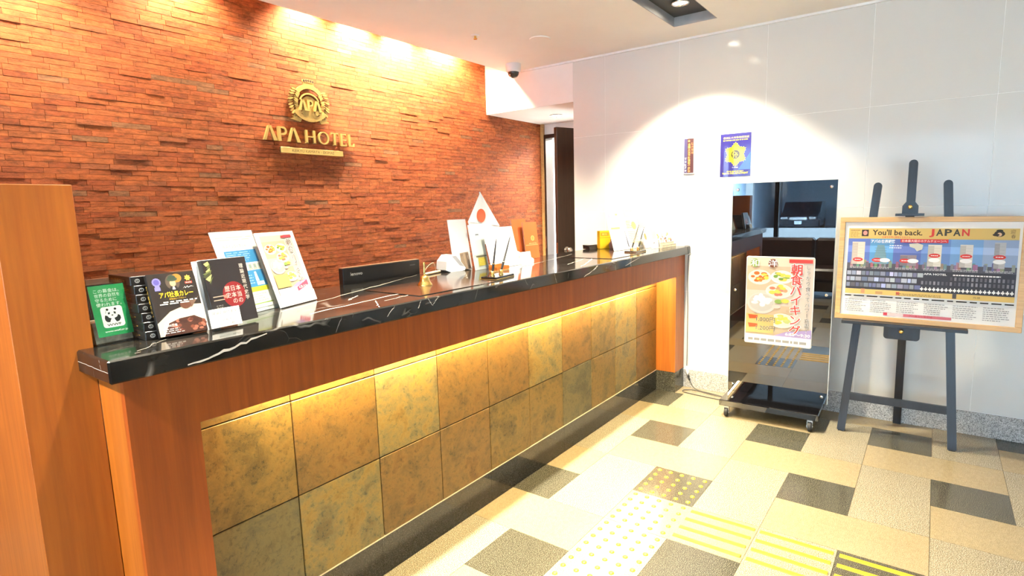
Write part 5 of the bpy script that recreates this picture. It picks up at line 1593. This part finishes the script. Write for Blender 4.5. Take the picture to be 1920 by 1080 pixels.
# power lead by the far end of the counter
t = thing('power_lead', 'black power lead with a white plug hanging beside the counter and looped on the floor', 'cable', (4.0, 1.45, 0))
CABX = 0.066
MB().tube(sm([(CABX, 0.026, 1.015), (CABX + 0.002, 0.032, 0.9), (CABX, 0.028, 0.6), (CABX, 0.027, 0.3), (CABX, 0.027, 0.17)]), 0.0022, 6).build('hanging_cord', 'cable_rubber', t)
pg = MB().tube([(CABX, 0.026, 0.165), (CABX, 0.022, 0.115), (CABX - 0.004, 0.012, 0.085)], [0.010, 0.013, 0.010], 10).build('plug', 'white_plastic', t)
MB().tube([(CABX - 0.004, 0.012, 0.086), (CABX - 0.008, 0.0, 0.06)], [0.008, 0.006], 8).build('plug_tail', 'rubber', pg)
MB().tube(sm([(CABX - 0.008, 0.0, 0.06), (CABX - 0.02, -0.03, 0.02), (0.03, -0.08, 0.004), (0.0, -0.20, 0.004), (-0.04, -0.33, 0.004), (-0.09, -0.30, 0.004), (-0.08, -0.12, 0.004), (-0.06, 0.0, 0.004), (-0.015, 0.015, 0.004), (0.01, -0.06, 0.0075), (-0.03, -0.20, 0.0085), (-0.02, -0.30, 0.004), (0.03, -0.36, 0.004), (0.045, -0.44, 0.004)]), 0.0034, 6).build('floor_cord', 'cable_rubber', t)
MB().tube(sm([(0.045, 0.05, 1.084), (0.05, 0.014, 1.082), (0.06, 0.012, 1.04), (0.070, 0.012, 1.020), (0.066, 0.026, 1.0135)]), 0.0018, 6).build('loop_at_top', 'cable_rubber', t)

def settle(t, lean):
    """tip the sheets of a leaning thing back; their rear edge stays on the marble"""
    kids = [o for o in bpy.data.objects if o.parent == t]
    flat = ('foot', 'prop', 'rear_prop', 'clip')
    up = [o for o in kids if o.name.split('.')[0] not in flat]
    th = max(max(v.co.y for v in o.data.vertices) for o in up if o.type == 'MESH')
    rot = Matrix.Rotation(-lean, 3, 'X')
    for o in up:
        o.location = rot @ o.location + Vector((0, 0, th * math.sin(lean)))
        o.rotation_euler.x -= lean
for t, lean in LEANING:
    settle(t, lean)
# ------------------------------------------------------------------ what the glossy black panel mirrors: sofa, street, parked car
sf = thing('sofa', 'long dark brown leather sofa in front of the glazed front', 'sofa', (-1.55, 1.15, 0))
MB().bbox(-0.40, 0.40, -0.95, 0.95, 0.10, 0.26, 0.02).build('base', 'brown_leather', sf)
for s_ in (-1, 1):
    MB().bbox(-0.18, 0.42, s_ * 0.41 - 0.39, s_ * 0.41 + 0.39, 0.26, 0.43, 0.03).build('seat_cushion', 'brown_leather', sf)
    MB().bbox(-0.42, -0.17, s_ * 0.475 - 0.47, s_ * 0.475 + 0.47, 0.26, 0.83, 0.035).build('back_cushion', 'brown_leather', sf)
    MB().bbox(-0.40, 0.40, s_ * 0.90 - 0.09, s_ * 0.90 + 0.09, 0.26, 0.60, 0.03).build('armrest', 'brown_leather', sf)
    for q in (-0.32, 0.32):
        MB().box(q - 0.025, q + 0.025, s_ * 0.85 - 0.025, s_ * 0.85 + 0.025, 0, 0.10).build('foot', 'steel', sf)
car = thing('car', 'dark car parked nose-out in the garage across the street', 'car', (-24.5, 4.1, -0.2))
prof = [(1.1, 0.30), (1.12, 0.62), (1.0, 0.82), (0.1, 1.0), (-0.75, 1.52), (-2.4, 1.55), (-3.1, 1.05), (-3.3, 0.9), (-3.3, 0.32)]
MB().prism(prof, -0.88, 0.88).build('body', 'car_paint', car)
MB().add([(0.06, -0.74, 1.03), (0.06, 0.74, 1.03), (-0.70, 0.66, 1.50), (-0.70, -0.66, 1.50)], [(0, 1, 2, 3)]).build('windscreen', 'window_glass', car)
for s_ in (-1, 1):
    MB().bbox(1.02, 1.13, s_ * 0.64 - 0.17, s_ * 0.64 + 0.17, 0.66, 0.80, 0.02).build('headlight', 'chrome', car)
    for q in (0.45, -2.4):
        MB().lathe([(0.2, -0.11), (0.32, -0.10), (0.32, 0.10), (0.2, 0.11)], (q, s_ * 0.80, 0.33), 20, 'y').build('wheel', 'rubber', car)
MB().bbox(1.06, 1.135, -0.40, 0.40, 0.64, 0.78, 0.01).build('grille', 'steel', car)
MB().bbox(1.10, 1.15, -0.165, 0.165, 0.42, 0.585, 0.005).build('number_plate', 'white_plastic', car)
